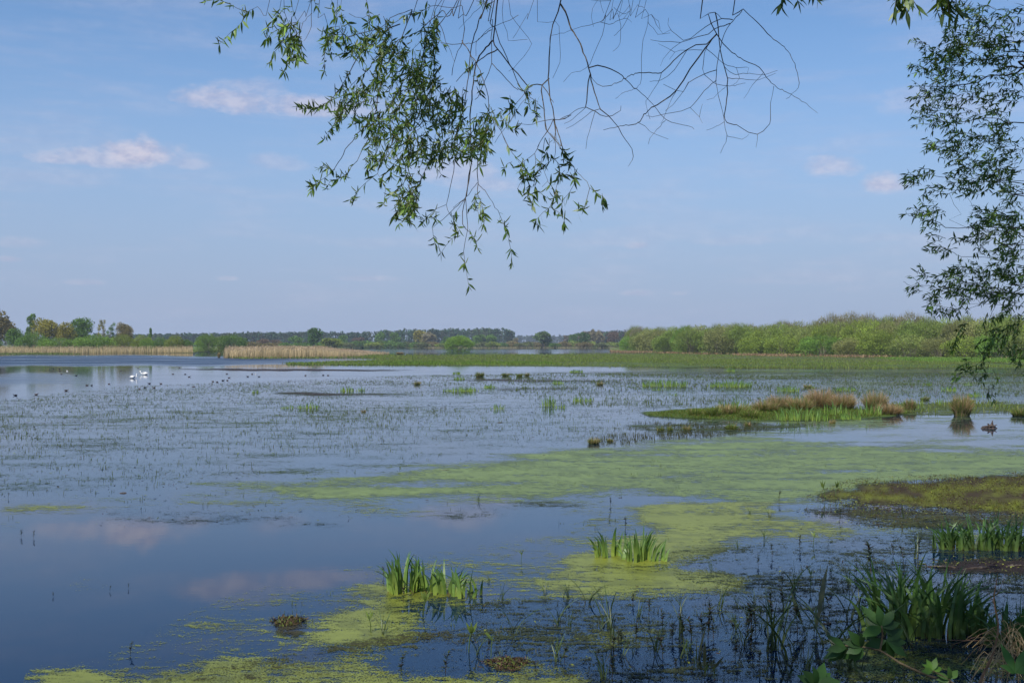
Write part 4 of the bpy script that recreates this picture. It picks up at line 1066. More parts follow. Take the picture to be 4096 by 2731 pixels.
def make_duck(name, body, head, wing):
    root = empty(name, (0, 0, 0))
    b = Buf(); q = smoothline([(-.25,0,.10),(-.17,0,.08),(-.02,0,.06),(.12,0,.07),(.165,0,.10),(.19,0,.15),(.215,0,.17),(.25,0,.16)], .025)
    tube(b, q, np.interp(np.linspace(0, 1, len(q)), [0, .15, .35, .55, .68, .8, .92, 1], [.01, .06, .095, .08, .045, .045, .04, .015]), body, 9, .9)
    b.build('body', M_FEATHER, root, smooth=True)
    w_ = Buf()
    for sgn in (-1, 1):
        wq = smoothline([(.07, .055 * sgn, .10), (-.05, .07 * sgn, .115), (-.22, .02 * sgn, .12)], .03)
        tube(w_, wq, np.interp(np.linspace(0, 1, len(wq)), [0, .4, 1], [.02, .042, .008]), wing, 6)
    w_.build('wing', M_FEATHER, root, smooth=True)
    bl = Buf(); tube(bl, np.array([(.245,0,.16),(.275,0,.155),(.30,0,.15)]), [.014,.014,.006], (.12,.11,.08), 5); bl.build('bill', M_FEATHER, root)
    return root
dk = [make_duck('duck', (.07,.05,.035), (.04,.06,.04), (.06,.05,.04)), make_duck('duck', (.05,.035,.035), (.1,.04,.02), (.22,.2,.19)), make_duck('duck', (.025,.025,.028), (.02,.02,.02), (.03,.03,.035))]
gl = make_duck('gull', WHITE, WHITE, (.45,.46,.5))
usedd = set()
def bird(proto, px, py, rz, s, label, cat, group):
    g = G(px, py)
    if id(proto) not in usedd:
        usedd.add(id(proto)); o = proto; o.location = g; o.rotation_euler = (0, 0, rz); o.scale = (s, s, s)
    else: o = copy_tree(proto, g, rz, (s, s, s))
    return tag(o, label, cat, group)
z4 = lambda x, y: (400 + x / 3.92, 1420 + y / 3.92)
z1 = lambda x, y: (x / 1.68, 1150 + y / 1.68)
DL = [(z4(143,455),1,'pale-flanked duck on calm water below and left of the swans'), (z4(330,247),0,'dark duck on the green reflection left of the swans'), (z4(773,450),2,'small black duck below the right-hand swan'),
 (z4(955,452),1,'pale-flanked duck right of and below the swans'), (z4(618,533),1,None), (z4(708,514),2,'black duck at the edge of the sprouts below the swans'), (z4(848,516),0,None),
 (z4(1143,300),0,'long dark duck level with and right of the swans'), (z4(1335,302),2,'small upright black duck right of the long dark duck'), (z4(1400,343),1,'light grey duck below the small upright black duck'),
 (z4(1770,418),0,None), (z4(1835,425),0,None), (z4(1930,402),2,None), (z4(1998,400),0,None), (z4(2025,357),1,'duck with white rear near the sprouts right of the swans'), (z4(1988,297),0,None), (z4(2315,340),2,None),
 (z4(1245,198),0,None), (z4(598,210),0,None), (z1(585,658),0,None), (z1(617,659),2,None), (z1(447,694),0,'dark duck alone in the sprouts at lower left'), (z1(245,720),1,'tan duck near the left edge in the sprouts'), (z1(103,726),2,'black duck nearest the left edge'),
 (z1(403,562),0,None), (z1(400,547),2,None), (z1(360,547),2,None), (z1(412,583),0,None), (z1(513,593),2,None), (z1(2053,592),0,None), (z1(2172,590),2,None), (z1(2205,591),0,None), (z1(1740,600),2,None), (z1(1695,582),0,None),
 (z1(318,465),2,None), (z1(664,463),2,None), (z1(1265,467),2,None), (z1(830,462),2,None), (z1(403,468),2,None)]
for (xy, k, lab) in DL:
    s = random.uniform(.5, .62)
    bird(dk[k], xy[0], xy[1], random.choice([0, math.pi]) + random.uniform(-.6, .6), s, lab or 'small dark duck floating on the open left part of the lake', 'duck', 'ducks on the lake')
for (xy, lab) in [(z1(452,562), 'small white gull on the water left of the swans'), (z1(1718,583), 'white-and-brown gull right of the swans near the sprouts'), (z1(247,467), None), (z1(497,460), None), (z1(1020,467), None), (z1(1118,456), None), (z1(583,462), None)]:
    bird(gl, xy[0], xy[1], random.uniform(0, 6.28), .62, lab or 'tiny white gull on the rippled far water before the reeds', 'gull', 'gulls on the lake')

# ------------------------------------------------------------------ driftwood and debris
def log(px, py, wpx, label, hk=.5, name='driftwood', rz=.2, rk=.10):
    d = dist(py); L = wpx / F * d
    b = Buf(); q = smoothline([(-L/2,0,-.02),(-L*.2,.03*L,L*.05*hk),(L*.15,-.02*L,L*.10*hk),(L*.4,.01,L*.04*hk),(L*.52,0,-.03)], L / 12)
    tube(b, q, np.interp(np.linspace(0, 1, len(q)), [0,.2,.7,1], [.3,.9,1,.4]) * rk * L * (.7 + .6 * rng.random(len(q))), (.06,.045,.035), 7, .8, .2)
    if hk > 1:     # jagged upright splinters
        for (x, a, hh, r) in ((.18, .25, .42, .16), (.02, -.5, .26, .15), (-.2, -.9, .12, .13), (.3, .9, .2, .09)):
            e = np.array([x * L + a * .2 * L, 0, hh * L * hk / 1.3])
            q = smoothline([(x * L, 0, -.05), ((x + .03) * L, .02, hh * L * .5), e], .05)
            tube(b, q, np.linspace(r * L, .012, len(q)), (.07,.05,.04), 6, .8, .2)
    o = b.build(name, M_WOOD); o.location = G(px, py); o.rotation_euler = (0, 0, rz)
    return tag(o, label, 'driftwood')
log(3955, 1713, 76, 'dark jagged piece of wood sticking out of calm water on the right', 1.3, 'wood_stump')
log(773, 1547, 20, 'small brown log floating right of the ducks', .6)
log(1775, 1880, 60, 'thin dark stick floating at the edge of the duckweed', .1, rk=.03)
log(490, 1972, 34, 'short dark stick floating in the lower left shallows', .2)
log(2480, 1990, 20, 'little orange-brown stick on the duckweed', .2)
log(2000, 1690, 26, 'thin brown stick among the centre sprouts', .2)
log(3900, 2275, 170, 'black waterlogged branch lying below the right-edge irises', .3, 'sunken_branch', .3, .035)
log(3760, 2268, 140, 'black waterlogged branch left of the longer sunken branch', .3, 'sunken_branch', -.2, .04)
log(4060, 2265, 90, 'lumpy black branch at the right edge below the irises', .5, 'sunken_branch', .1, .07)
log(3300, 2495, 70, 'reddish brown leaf-shaped stick floating in the near right water', .06)
# leafy sprig behind the stump
def debris(px, py, wpx, dpx, label, seed):
    global rng
    rng = np.random.default_rng(seed)
    d = dist(py); wd = wpx / F * d; dp = dpx / (py - HZ) * d
    bb = Buf(); n = int(900 * wd * 2)
    a = rng.uniform(0, 6.28, n); r = np.sqrt(rng.random(n))
    hgt = .03 * (1 - r ** 2) * (.5 + rng.random(n))
    b = np.stack([np.cos(a) * r * wd / 2 * (1 + .3 * np.sin(3 * a)), np.sin(a) * r * dp / 2, hgt], 1)
    dr = norm(rng.normal(0, 1, (n, 3)) * [1, 1, .5])
    leaves(bb, b, dr, norm(rng.normal(0, 1, (n, 3)) + [0, 0, 1]), rng.uniform(.02, .07, n), rng.uniform(.006, .018, n), mixcol(n, [(.06,.03,.025),(.05,.035,.02),(.09,.06,.03),(.10,.13,.03)], 3), droop=.1)
    m = n // 25; k = rng.integers(0, n, m)
    blades(bb, b[k], rng.uniform(.02, .06, m), .008, rng.uniform(.1, .8, m), rng.uniform(0, 6.28, m), 3, (.12,.14,.03), (.15,.2,.03))
    o = bb.build('debris_mat', M_SCRAP); o.location = G(px, py)
    return tag(o, label, 'plant debris')
debris(1150, 2485, 135, 40, 'small dark red-brown heap of rotting plants in the duckweed lower left', 601)
debris(2030, 2655, 170, 55, 'wider low heap of brown scraps and sprouts at the bottom centre', 602)
rng = np.random.default_rng(610)

# ------------------------------------------------------------------ single shoots standing in the near water
def make_shoot(kind, seed):
    global rng
    rng = np.random.default_rng(seed)
    bb = Buf()
    if kind == 'leafy':
        hgt = .20; q = smoothline([(0,0,-.03),(.01,0,.1),(.03,.01,hgt)], .03)
        tube(bb, q, np.linspace(.004, .002, len(q)), (.07,.05,.03), 4)
        n = 34; tt = rng.uniform(.25, 1, n); a = rng.uniform(0, 6.28, n)
        b = np.stack([.03 * tt ** 2, 0 * tt, hgt * tt], 1)
        leaves(bb, b, norm(np.stack([np.cos(a), np.sin(a), rng.uniform(.2, 1.2, n)], 1)), np.tile([0, 0, 1.], (n, 1)) + rng.normal(0, .1, (n, 3)), rng.uniform(.03, .06, n), .017, mixcol(n, [(.035,.05,.02),(.05,.035,.022),(.045,.07,.022)], 3))
    elif kind == 'grass':
        n = 7; a = rng.uniform(0, 6.28, n)
        blades(bb, np.stack([rng.normal(0, .015, n), rng.normal(0, .015, n), np.full(n, -.03)], 1), rng.uniform(.15, .38, n), .010, rng.uniform(.1, .8, n), a, 6, (.07,.09,.03), (.06,.11,.03))
    elif kind == 'sedge':
        n = 5; a = rng.choice([0, math.pi], n) + rng.normal(0, .3, n)
        blades(bb, np.stack([rng.normal(0, .02, n), rng.normal(0, .02, n), np.full(n, -.03)], 1), rng.uniform(.3, .6, n), .014, rng.uniform(.3, 1.1, n), a, 7, (.06,.08,.03), (.04,.08,.025))
    elif kind == 'dock':
        n = 4; a = np.array([1.4, 3.0, .2, 2.0])
        b = np.stack([rng.normal(0, .02, n), rng.normal(0, .02, n), np.full(n, -.03)], 1)
        dr = norm(np.stack([np.cos(a) * [.08, .7, .2, .5], np.sin(a) * .1, np.ones(n)], 1))
        leaves(bb, b, dr, np.tile([0, -1., .1], (n, 1)), np.array([.55, .4, .33, .25]), np.array([.05, .04, .035, .03]), mixcol(n, [(.06,.10,.03),(.05,.06,.03)]), (.08, .12, .16, .7, 1, .9, .5, .05), .12)
    elif kind == 'arrow':
        n = 3; a = rng.uniform(0, 6.28, n)
        q = smoothline([(0,0,-.03),(.01,0,.1),(.03,0,.16)], .03); tube(bb, q, .004, (.08,.13,.03), 4)
        leaves(bb, np.tile([.02, 0, .12], (n, 1)), norm(np.stack([np.cos(a) * .6, np.sin(a) * .6, np.ones(n)], 1)), np.tile([0, -1., .3], (n, 1)), .09, .022, mixcol(n, [(.14,.2,.04)]))
    o = bb.build({'leafy':'leafy_shoot','grass':'grass_tuft','sedge':'sedge_tuft','dock':'dock_plant','arrow':'green_shoot'}[kind], M_BLADE)
    return o
SH = {k: [make_shoot(k, 700 + 10 * i + j) for j in range(3)] for i, k in enumerate(['leafy', 'grass', 'sedge', 'dock', 'arrow'])}
LABK = {'leafy': 'short dark leafy shoot standing in the near water', 'grass': 'thin tuft of grass blades rising from the near water', 'sedge': 'bent sedge blades rising from the shaded near water', 'dock': 'dark plant with long upright leaves in the near water', 'arrow': 'small bright green shoot in the near duckweed'}
rnd = random.Random(9)
cnt = 0
def shoot(kind, px, py, s=1.0, label=None, rz=None):
    L = SH[kind]; o = L[rnd.randrange(3)]
    if 'category' in o.keys():
        c = o.copy(); COL.objects.link(c); o = c
    o.location = G(px, py); o.rotation_euler = (0, 0, rnd.uniform(0, 6.28) if rz is None else rz); s *= 1.3; o.scale = (s, s, s)
    tag(o, label or LABK[kind], 'water plant', 'single shoots standing in the near water')
Z2 = lambda x, y: (1300 + x / 1.568, 1950 + y / 1.568)
Z3 = lambda x, y: (2700 + x / 1.685, 1850 + y / 1.685)
for (z, k, x, y, s) in [(Z2,'leafy',370,560,.6),(Z2,'leafy',490,720,.9),(Z2,'grass',365,920,.9),(Z2,'arrow',290,910,1),(Z2,'leafy',475,1175,.8),(Z2,'leafy',755,1165,.9),(Z2,'arrow',900,1030,1.3),(Z2,'grass',960,1050,.8),(Z2,'leafy',1020,1050,.7),(Z2,'arrow',1040,1060,1.1),
    (Z2,'grass',1110,700,.8),(Z2,'sedge',1180,915,.7),(Z2,'grass',1380,670,.7),(Z2,'grass',1520,690,.8),(Z2,'sedge',1650,720,.7),(Z2,'grass',1470,860,1.1),(Z2,'grass',1540,870,.8),(Z2,'grass',1450,1090,1.0),(Z2,'leafy',1500,1095,.7),(Z2,'sedge',1770,880,1.0),(Z2,'dock',1795,850,.5),
    (Z2,'leafy',1930,730,.6),(Z2,'grass',1970,810,.8),(Z2,'leafy',2030,800,.8),(Z2,'leafy',2120,860,.8),(Z2,'leafy',2175,960,.9),(Z2,'leafy',1950,945,.8),(Z2,'leafy',1840,985,.6),(Z2,'leafy',1860,980,.7),(Z2,'leafy',2240,950,1.0),(Z2,'leafy',2300,960,1.1),(Z2,'leafy',2120,1070,.9),
    (Z2,'grass',1740,1200,1.1),(Z2,'leafy',1800,1205,.9),(Z2,'leafy',2200,1140,.5),(Z2,'arrow',1230,470,.8),(Z2,'leafy',1885,255,.8),(Z2,'leafy',1785,200,.5),(Z2,'grass',960,80,.7),(Z2,'leafy',1790,110,.7),(Z2,'arrow',615,800,1.2),(Z2,'grass',1025,590,.5),(Z2,'leafy',1325,1190,.6),
    (Z3,'grass',500,350,.8),(Z3,'grass',640,370,.9),(Z3,'leafy',700,260,.9),(Z3,'arrow',1010,250,1.6),(Z3,'arrow',1080,240,1.5),(Z3,'leafy',1110,400,1.0),(Z3,'dock',1540,380,.5),(Z3,'grass',420,570,.5),(Z3,'leafy',840,570,.8),(Z3,'grass',600,520,.8),(Z3,'arrow',930,560,1.0),(Z3,'leafy',560,690,.7),
    (Z3,'leafy',655,630,.8),(Z3,'grass',240,730,.7),(Z3,'grass',800,860,1.3),(Z3,'leafy',720,840,.7),(Z3,'arrow',910,830,1.0),(Z3,'leafy',1060,820,.9),(Z3,'leafy',990,900,.9),(Z3,'grass',1170,820,.9),(Z3,'leafy',1220,760,.8),(Z3,'leafy',1470,620,.7),(Z3,'leafy',1540,690,1.1),(Z3,'leafy',1320,740,1.6),
    (Z3,'dock',945,1170,1.25),(Z3,'sedge',1180,1050,1.2),(Z3,'sedge',1250,1080,.9),(Z3,'leafy',1270,1040,1.0),(Z3,'sedge',680,1250,1.5),(Z3,'sedge',820,1340,1.6),(Z3,'sedge',640,1270,1.2),(Z3,'leafy',655,1100,1.2),(Z3,'leafy',825,1140,1.2),(Z3,'leafy',520,1140,1.3),(Z3,'leafy',490,1130,1.0),(Z3,'leafy',545,1140,1.0),
    (Z3,'leafy',220,1180,1.3),(Z3,'leafy',190,1180,1.0),(Z3,'leafy',260,1180,1.0),(Z3,'leafy',50,1170,1.0),(Z3,'grass',100,1280,1.0),(Z3,'dock',145,1440,.9),(Z3,'dock',190,1440,.6),(Z3,'leafy',510,1240,.9),(Z3,'leafy',730,990,1.0),(Z3,'leafy',640,960,.7),(Z3,'grass',410,960,.8),(Z3,'grass',310,980,1.1),(Z3,'leafy',230,1020,.8),
    (Z3,'grass',40,990,.8),(Z3,'leafy',1040,1030,.9),(Z3,'grass',580,1010,.6),(Z3,'leafy',390,1150,.8),(Z3,'leafy',250,1430,.6),(Z3,'grass',1000,1010,.8),(Z3,'sedge',1040,1250,1.4),(Z3,'sedge',1130,1390,1.5),(Z3,'sedge',1230,1400,1.5),(Z3,'grass',900,1390,1.0),(Z3,'leafy',440,1320,.6),(Z3,'leafy',1640,620,1.0),(Z3,'sedge',1620,640,.8)]:
    p_ = z(x, y); shoot(k, p_[0], p_[1], s)
for k in range(70):
    px, py = rnd.uniform(2350, 3700), rnd.uniform(2370, 2725)
    if py < 2560 - (px - 1900) * .09 - rnd.uniform(0, 60) and px < 2900: continue
    if px > 3380 and py < 2560: continue
    shoot(rnd.choice(['leafy', 'leafy', 'grass', 'sedge']), px, py, rnd.uniform(.35, .8))
for (px, py, s, lab) in [(85, 2145, 1.0, 'small dark two-leaved sprig alone in open water near the left edge'), (135, 2150, .9, 'tiny dark sprig right of the two-leaved sprig near the left edge'), (522, 2612, .9, 'small dark sprig mirrored in the blue water at lower left'),
    (213, 2385, .5, 'bare short twig in the left open water'), (440, 2362, .5, 'tiny green sprig in the open water below the cloud reflection'), (35, 1990, .8, 'dark crossed sprig at the left edge above the open water'), (515, 2352, .5, 'tiny sprig just right of the green one below the cloud reflection')]:
    shoot('leafy', px, py, s * .55, lab)

# bank vegetation bottom right: rank grass and herbs
bv = Buf()
n = 5200
x = rng.uniform(2.2, 9.5, n); y = rng.uniform(6.5, 16.5, n); k = (y < shore_y(x) + .35 * np.sin(x * 3) + .3) & (y > 5)
k &= (HZ + (H - bank_h(x, y)) * F / y) > 2330
x, y = x[k], y[k]; n = len(x)
blades(bv, np.stack([x, y, np.maximum(bank_h(x, y), -.02)], 1), rng.uniform(.12, .42, n), .011, rng.uniform(.2, 1.1, n), rng.uniform(0, 6.28, n), 5, mixcol(n, [(.06,.08,.02),(.12,.08,.04)]), mixcol(n, [(.05,.10,.02),(.06,.12,.03),(.08,.13,.03),(.16,.11,.05)], 3), .2)
n = 9000
x = rng.uniform(-12, 14, n); y = rng.uniform(-8, 8, n); hb = bank_h(x, y); k = (hb > .02) & (np.hypot(x, y) > 1.0) & ((HZ + (H - hb - .3) * F / np.maximum(y, .1)) > 2760)
x, y = x[k], y[k]; n = len(x)
blades(bv, np.stack([x, y, bank_h(x, y)], 1), rng.uniform(.08, .28, n), .010, rng.uniform(.2, 1.1, n), rng.uniform(0, 6.28, n), 3, (.06,.08,.02), mixcol(n, [(.05,.10,.02),(.08,.13,.03)], 3), .2)
tag(bv.build('bank_grass', M_GRASS), 'rank dark green grass on the shaded near bank at bottom right', 'grass', kind='stuff')
# tangle of dead grass
dg = Buf()
for k in range(75):
    px, py, d = rng.uniform(3985, 4150), rng.uniform(2560, 2740), rng.uniform(5.2, 6.4)
    s = P3(px, py, d); L = rng.uniform(.08, .28); a = rng.normal(2.6, .8)
    e = s + L * np.array([math.cos(a), rng.normal(0, .3), math.sin(a) * .8])
    q = smoothline([s, (s + e) / 2 + [0, 0, .08], e - [0, 0, .04]], .04)
    tube(dg, q, .0016, mixcol(1, [(.30,.22,.12),(.22,.15,.08),(.38,.30,.18)], k)[0], 3)
tag(dg.build('dead_grass', M_REED), 'tangle of dry tan grass and thin stems at the bottom right corner', 'dead grass', kind='stuff')
def stem(name, pts, r0, r1, col, label, cat, d, side=()):
    b = Buf(); q = smoothline([P3(px, py, d) for px, py in pts], .03); tube(b, q, np.linspace(r0, r1, len(q)), col, 6, 1, .06)
    for s_ in side:
        q = smoothline([P3(px, py, d) for px, py in s_], .03); tube(b, q, np.linspace(r1, r1 * .4, len(q)), col, 4)
    o = b.build(name, M_BARK); return tag(o, label, cat)
stem('dry_stem', [(3890,2800),(3930,2700),(3968,2620),(3990,2535),(3992,2490),(3975,2400),(3985,2330),(3990,2290)], .009, .002, (.20,.11,.06), 'kinked reddish dry stem rising at the bottom right', 'dry stem', 5.6,
     [[(3990,2535),(4040,2505),(4100,2488)], [(3985,2380),(4010,2330),(4020,2290)], [(3978,2420),(3950,2360)], [(3990,2340),(3975,2310)], [(3992,2500),(3900,2545),(3800,2580)], [(3980,2560),(3880,2560),(3740,2556)]])
# elder shrub close to the viewer
eld = empty('elder_shrub', (1.9, 3.6, 1.25))
eb = Buf(); el = Buf()
def epos(px, py, d): return P3(px, py, d) - np.array([1.9, 3.6, 1.25])
def erame(pts, r0, r1):
    q = smoothline([epos(*p_) for p_ in pts], .03); tube(eb, q, np.linspace(r0, r1, len(q)), (.09,.07,.04), 6); return q
erame([(4000,2950,3.6),(3850,2760,3.7),(3700,2695,3.8),(3600,2650,3.85),(3520,2600,3.9),(3440,2585,3.9),(3380,2580,3.9)], .007, .003)
erame([(3520,2600,3.9),(3530,2540,3.9),(3525,2500,3.9)], .004, .003)
erame([(3850,2760,3.7),(3800,2720,3.7),(3730,2680,3.7)], .004, .002)
erame([(3500,3000,3.5),(3350,2840,3.5),(3280,2740,3.5)], .006, .003)
def rosette(px, py, d, angs, L, cols, wk=.46):
    base = epos(px, py, d); n = len(angs)
    a = np.array(angs) * math.pi / 180
    dr = norm(np.stack([np.cos(a), rng.normal(0, .45, n), np.sin(a)], 1))
    leaves(el, np.tile(base, (n, 1)), dr, norm(np.stack([rng.normal(0, .3, n), -1.1 + 0 * a, rng.uniform(.3, 1.2, n)], 1)), L * rng.uniform(.75, 1.15, n), L * wk * rng.uniform(.8, 1.1, n), mixcol(n, cols, 3),
           (.05, .45, .8, 1.0, .95, .7, .35, .03), .22)
ec = [(.032,.08,.02),(.04,.095,.022),(.028,.065,.02)]
rosette(3525, 2505, 3.9, [150, 125, 95, 60, 35, 15, -20, 185, 205], .085, ec)
rosette(3545, 2560, 3.9, [-5, -30, -60, -100, 200, 30], .095, ec)
rosette(3450, 2585, 3.9, [160, 190, 215, 240, 130, 100], .075, ec)
rosette(3385, 2590, 3.9, [175, 200, 225, 245, 140], .09, ec, .38)
rosette(3270, 2735, 3.5, [130, 100, 60, 30, 155, 10], .085, ec)
rosette(3730, 2680, 3.7, [70, 110, 140, 40, 10, 170], .045, [(.10,.20,.03),(.08,.16,.03)])
rosette(3800, 2715, 3.7, [150, 180, 100, 40, 200], .05, [(.06,.12,.03)])
rosette(4060, 2690, 3.6, [60, 100, 140, 30], .10, [(.05,.13,.03)], .3)
eb.build('branch', M_BARK, eld); el.build('leaves', leaf_mat('elder_leaf', .25, .012, .5), eld)
tag(eld, 'elder shrub with broad dark green leaves at the bottom right, closest to the viewer', 'shrub')

# ------------------------------------------------------------------ the willows overhead
REG = {'1': (800, 0, 2.614), '2': (1500, 0, 2.614), '3': (1100, 550, 2.4125), '4': (1800, 450, 2.4125), '5': (2200, 0, 2.138),
       'a': (3500, 0, 2.614), 'b': (3500, 550, 2.614), 'c': (3500, 1100, 2.614), 'p': (0, 0, 1.0)}
def zp(s):
    out = []; reg = 'p'
    for tok in s.split():
        if tok[0] in REG and len(tok) == 1: reg = tok; continue
        x, y = tok.split(','); X0, Y0, sc = REG[reg]
        out.append((X0 + float(x) / sc, Y0 + float(y) / sc))
    return out
BARE = """2 1945,0 1910,130 1860,260 1835,400 1825,600 1815,820 1825,980 1860,1130 1868,1250|6.5|2
2 1945,40 1990,130 2050,300 5 182,255 240,340 300,490 330,580 345,640 365,730 400,840 437,940 505,990 580,1090 640,1190 700,1270 717,1335 690,1390 665,1425|4|.7
2 1285,0 1270,130 1245,300 1240,420 1285,520 1430,700 1540,830 1600,910|6|2
2 1240,420 1160,500 1090,590 1055,690 1035,800 1015,950 995,1130 995,1260 1005,1420 1010,1560|4|2
2 1285,520 1200,555 1060,655 930,760 850,850|3|1.6
2 1170,0 1110,150 1060,300 1015,480 990,650 975,800 960,950 935,1080 905,1200 870,1330 840,1450|5|1.6
2 900,0 925,150 930,300 915,430 870,540 830,650 800,790|4|1.4
2 915,430 1000,570 1080,700 1140,860 1180,1010 1190,1130|2.6|1.2
2 1220,0 1225,200 1215,400 1218,660 1190,770 1140,860 1100,980 1050,1040|2.6|1.2
2 1218,660 1330,780 1450,910 1500,940|2|1.2
2 1250,0 1255,290 1310,450 1400,660 1440,720 1480,830 1510,890|3.4|1.5
2 1815,820 1750,890 1740,960 1765,1130 1775,1280 1790,1360 1870,1450 1950,1530|2.6|1.3
2 1750,890 1700,885 1640,885 1600,910|2.4|1.4
2 1750,900 1840,1030 1870,1070|2|1.2
2 1868,1250 1800,1370 1760,1430 1700,1540|2|1.2
2 1868,1250 1900,1340 1930,1440 1950,1530|2|1.2
2 1868,1250 1885,1380 1870,1500|1.6|1
2 1868,1250 1700,1280 1600,1305 1490,1290|1.3|.7
2 1868,1250 1980,1245 2050,1200 5 80,1022 140,1010 210,950 310,915|1.4|1
5 345,640 330,700 325,800 310,915 385,945 430,990 530,985 600,950 610,910|2.2|.8
5 310,915 230,985 160,1045 118,1060|1.2|.7
5 430,930 360,960 270,1020 200,1075 140,1105|1.2|.7
5 390,950 360,1050 320,1180 305,1270|1.2|.7
5 330,580 400,562 470,575 560,610 640,670 680,720 760,780 840,850 910,930 985,1025 1100,1060 1220,1090 1232,1105|2.4|.8
5 345,650 400,720 450,743 530,725 630,680 700,640 800,620 950,622 1060,520 1170,430 1250,385 1345,375 1425,295|1.0|2.4
5 950,622 920,710 840,840 820,890 850,1020|1.3|.7
5 1425,295 1330,410 1270,490 1200,590 1140,690 1080,780 980,855 890,910 820,970 735,1060 600,1077 460,1113|3.2|.8
5 755,1042 860,1130 920,1160 1008,1192|1.2|.7
5 1080,780 1010,920 950,1060|1.2|.7
5 985,1025 860,1180 842,1235|1.2|.7
5 1300,0 1355,120 1380,200 1425,295 1480,370 1560,450 1660,515 1795,575 1850,660 1920,735 2055,805 2170,875 2285,970|4.5|.8
5 1580,0 1650,80 1545,200 1490,300 1460,390 1440,500 1425,600 1420,700 1440,820 1475,960 1500,1100 1515,1160 1500,1220 1460,1305|4.5|.8
5 1650,80 1740,160 1860,290 1960,370 2035,440 2090,550 2120,660 2127,750 2070,800 2015,850|2.2|.8
5 1560,170 1470,160 1400,190 1330,235 1260,280 1200,330 1140,345 1040,260 1010,210 1015,155|2.2|.7
5 1545,200 1410,245 1350,290 1250,320 1110,365 960,355 855,340|2.2|.7
5 1415,110 1440,230 1445,340 1455,430 1490,570 1515,680 1512,850 1497,1025 1600,1075 1700,1130 1770,1152 1830,1120 1880,1060 1885,880 1920,735|2.6|1.0
5 1355,120 1410,110 1470,160|1.6|1.2
5 1355,380 1320,450 1310,540 1320,640 1400,710 1540,735 1670,712|1.4|.7
5 1335,410 1400,460 1480,540 1590,578 1700,580 1690,625|1.5|.7
5 1590,578 1620,665 1560,735|1|.7
5 1490,570 1570,635 1700,628 1830,640 1945,600|1.4|.7
5 1515,670 1620,675 1780,682 1880,650 1930,625|1.4|.7
5 1425,600 1320,635 1185,705 1140,780 1080,775 970,715|1.7|.8
5 1185,705 1110,830 1050,900 985,950|1.1|.7
5 1420,690 1320,780 1200,920 1120,950 990,975 900,1000 825,990|1.5|.7
5 1200,920 1275,1000 1300,1055|1|.6
5 1275,1000 1302,885|.9|.6
5 1512,735 1440,800 1400,840 1335,855|1|.6
5 1490,1040 1430,1080 1340,1117|1|.6
5 1515,1160 1645,1190 1700,1150|1|.6
5 1770,1152 1773,1200 1760,1262|1|.6
5 1820,630 1730,730 1655,850|1.1|.7
5 1170,430 1110,530 1010,655 950,690 855,700|1.3|.7
5 1300,430 1170,430 1070,450 1020,510|1.2|.6
5 1070,450 1000,410 920,375|1|.6
5 1110,365 1000,455 945,565|1|.6
5 520,0 480,130 465,240 420,370 375,460 340,550 260,610 185,625 110,705|1.8|.7
5 610,0 540,80 440,185 300,220 180,260 60,300 10,300|2|.8
5 540,0 580,110 605,220 608,330 580,400 537,438|1.4|.7
5 770,0 820,80 837,190 800,340 785,500 780,680 760,740 680,775 620,800 557,848|1.6|.7
5 825,0 870,120 930,180 940,250|1.4|.7
5 870,130 910,210 962,292 1040,255|1.2|.6
5 837,190 880,240 920,295 1030,285|1.2|.6
5 670,0 685,90 660,170 620,240 545,305|1.4|.7
5 430,0 440,60 460,110|1|.6
5 410,0 365,70 357,140 375,220|1|.6
5 430,190 500,210 635,160 700,187|1|.6
5 630,0 680,40 690,80 630,160|1|.6
5 545,65 630,122 690,90|1|.6
5 350,0 430,20 520,10|1.2|.8
5 710,0 750,45 800,60|1.2|.8
2 1700,0 5 50,180 80,230 85,400 80,540 28,668|1.5|.7
2 1340,0 1330,120 1340,235 1380,340 1395,425 1600,412|1.6|.7
2 1400,0 1420,155 1520,290 1600,400 1635,455 1560,590 1450,710 1400,750|1.6|.7
2 1665,0 1600,140 1520,280 1440,405|1.4|.7
2 1505,160 1420,210 1340,240 1230,280 1140,350 1060,435 950,460 780,462 690,450|1|1.4
2 1210,310 1080,410 1055,440 1050,590|1.8|1
2 1120,60 1020,150 935,240 875,305|1.2|.7
1 1165,140 1160,280 1120,380 1080,435|1.2|.7
3 1060,190 1150,190 1260,110 1400,70|1.2|1
1 1550,145 1620,180 1700,190 1760,160|1|.7
5 0,1140 60,1200 100,1290|1.2|.9
2 1230,1250 1330,1400 1400,1550|1.4|1"""
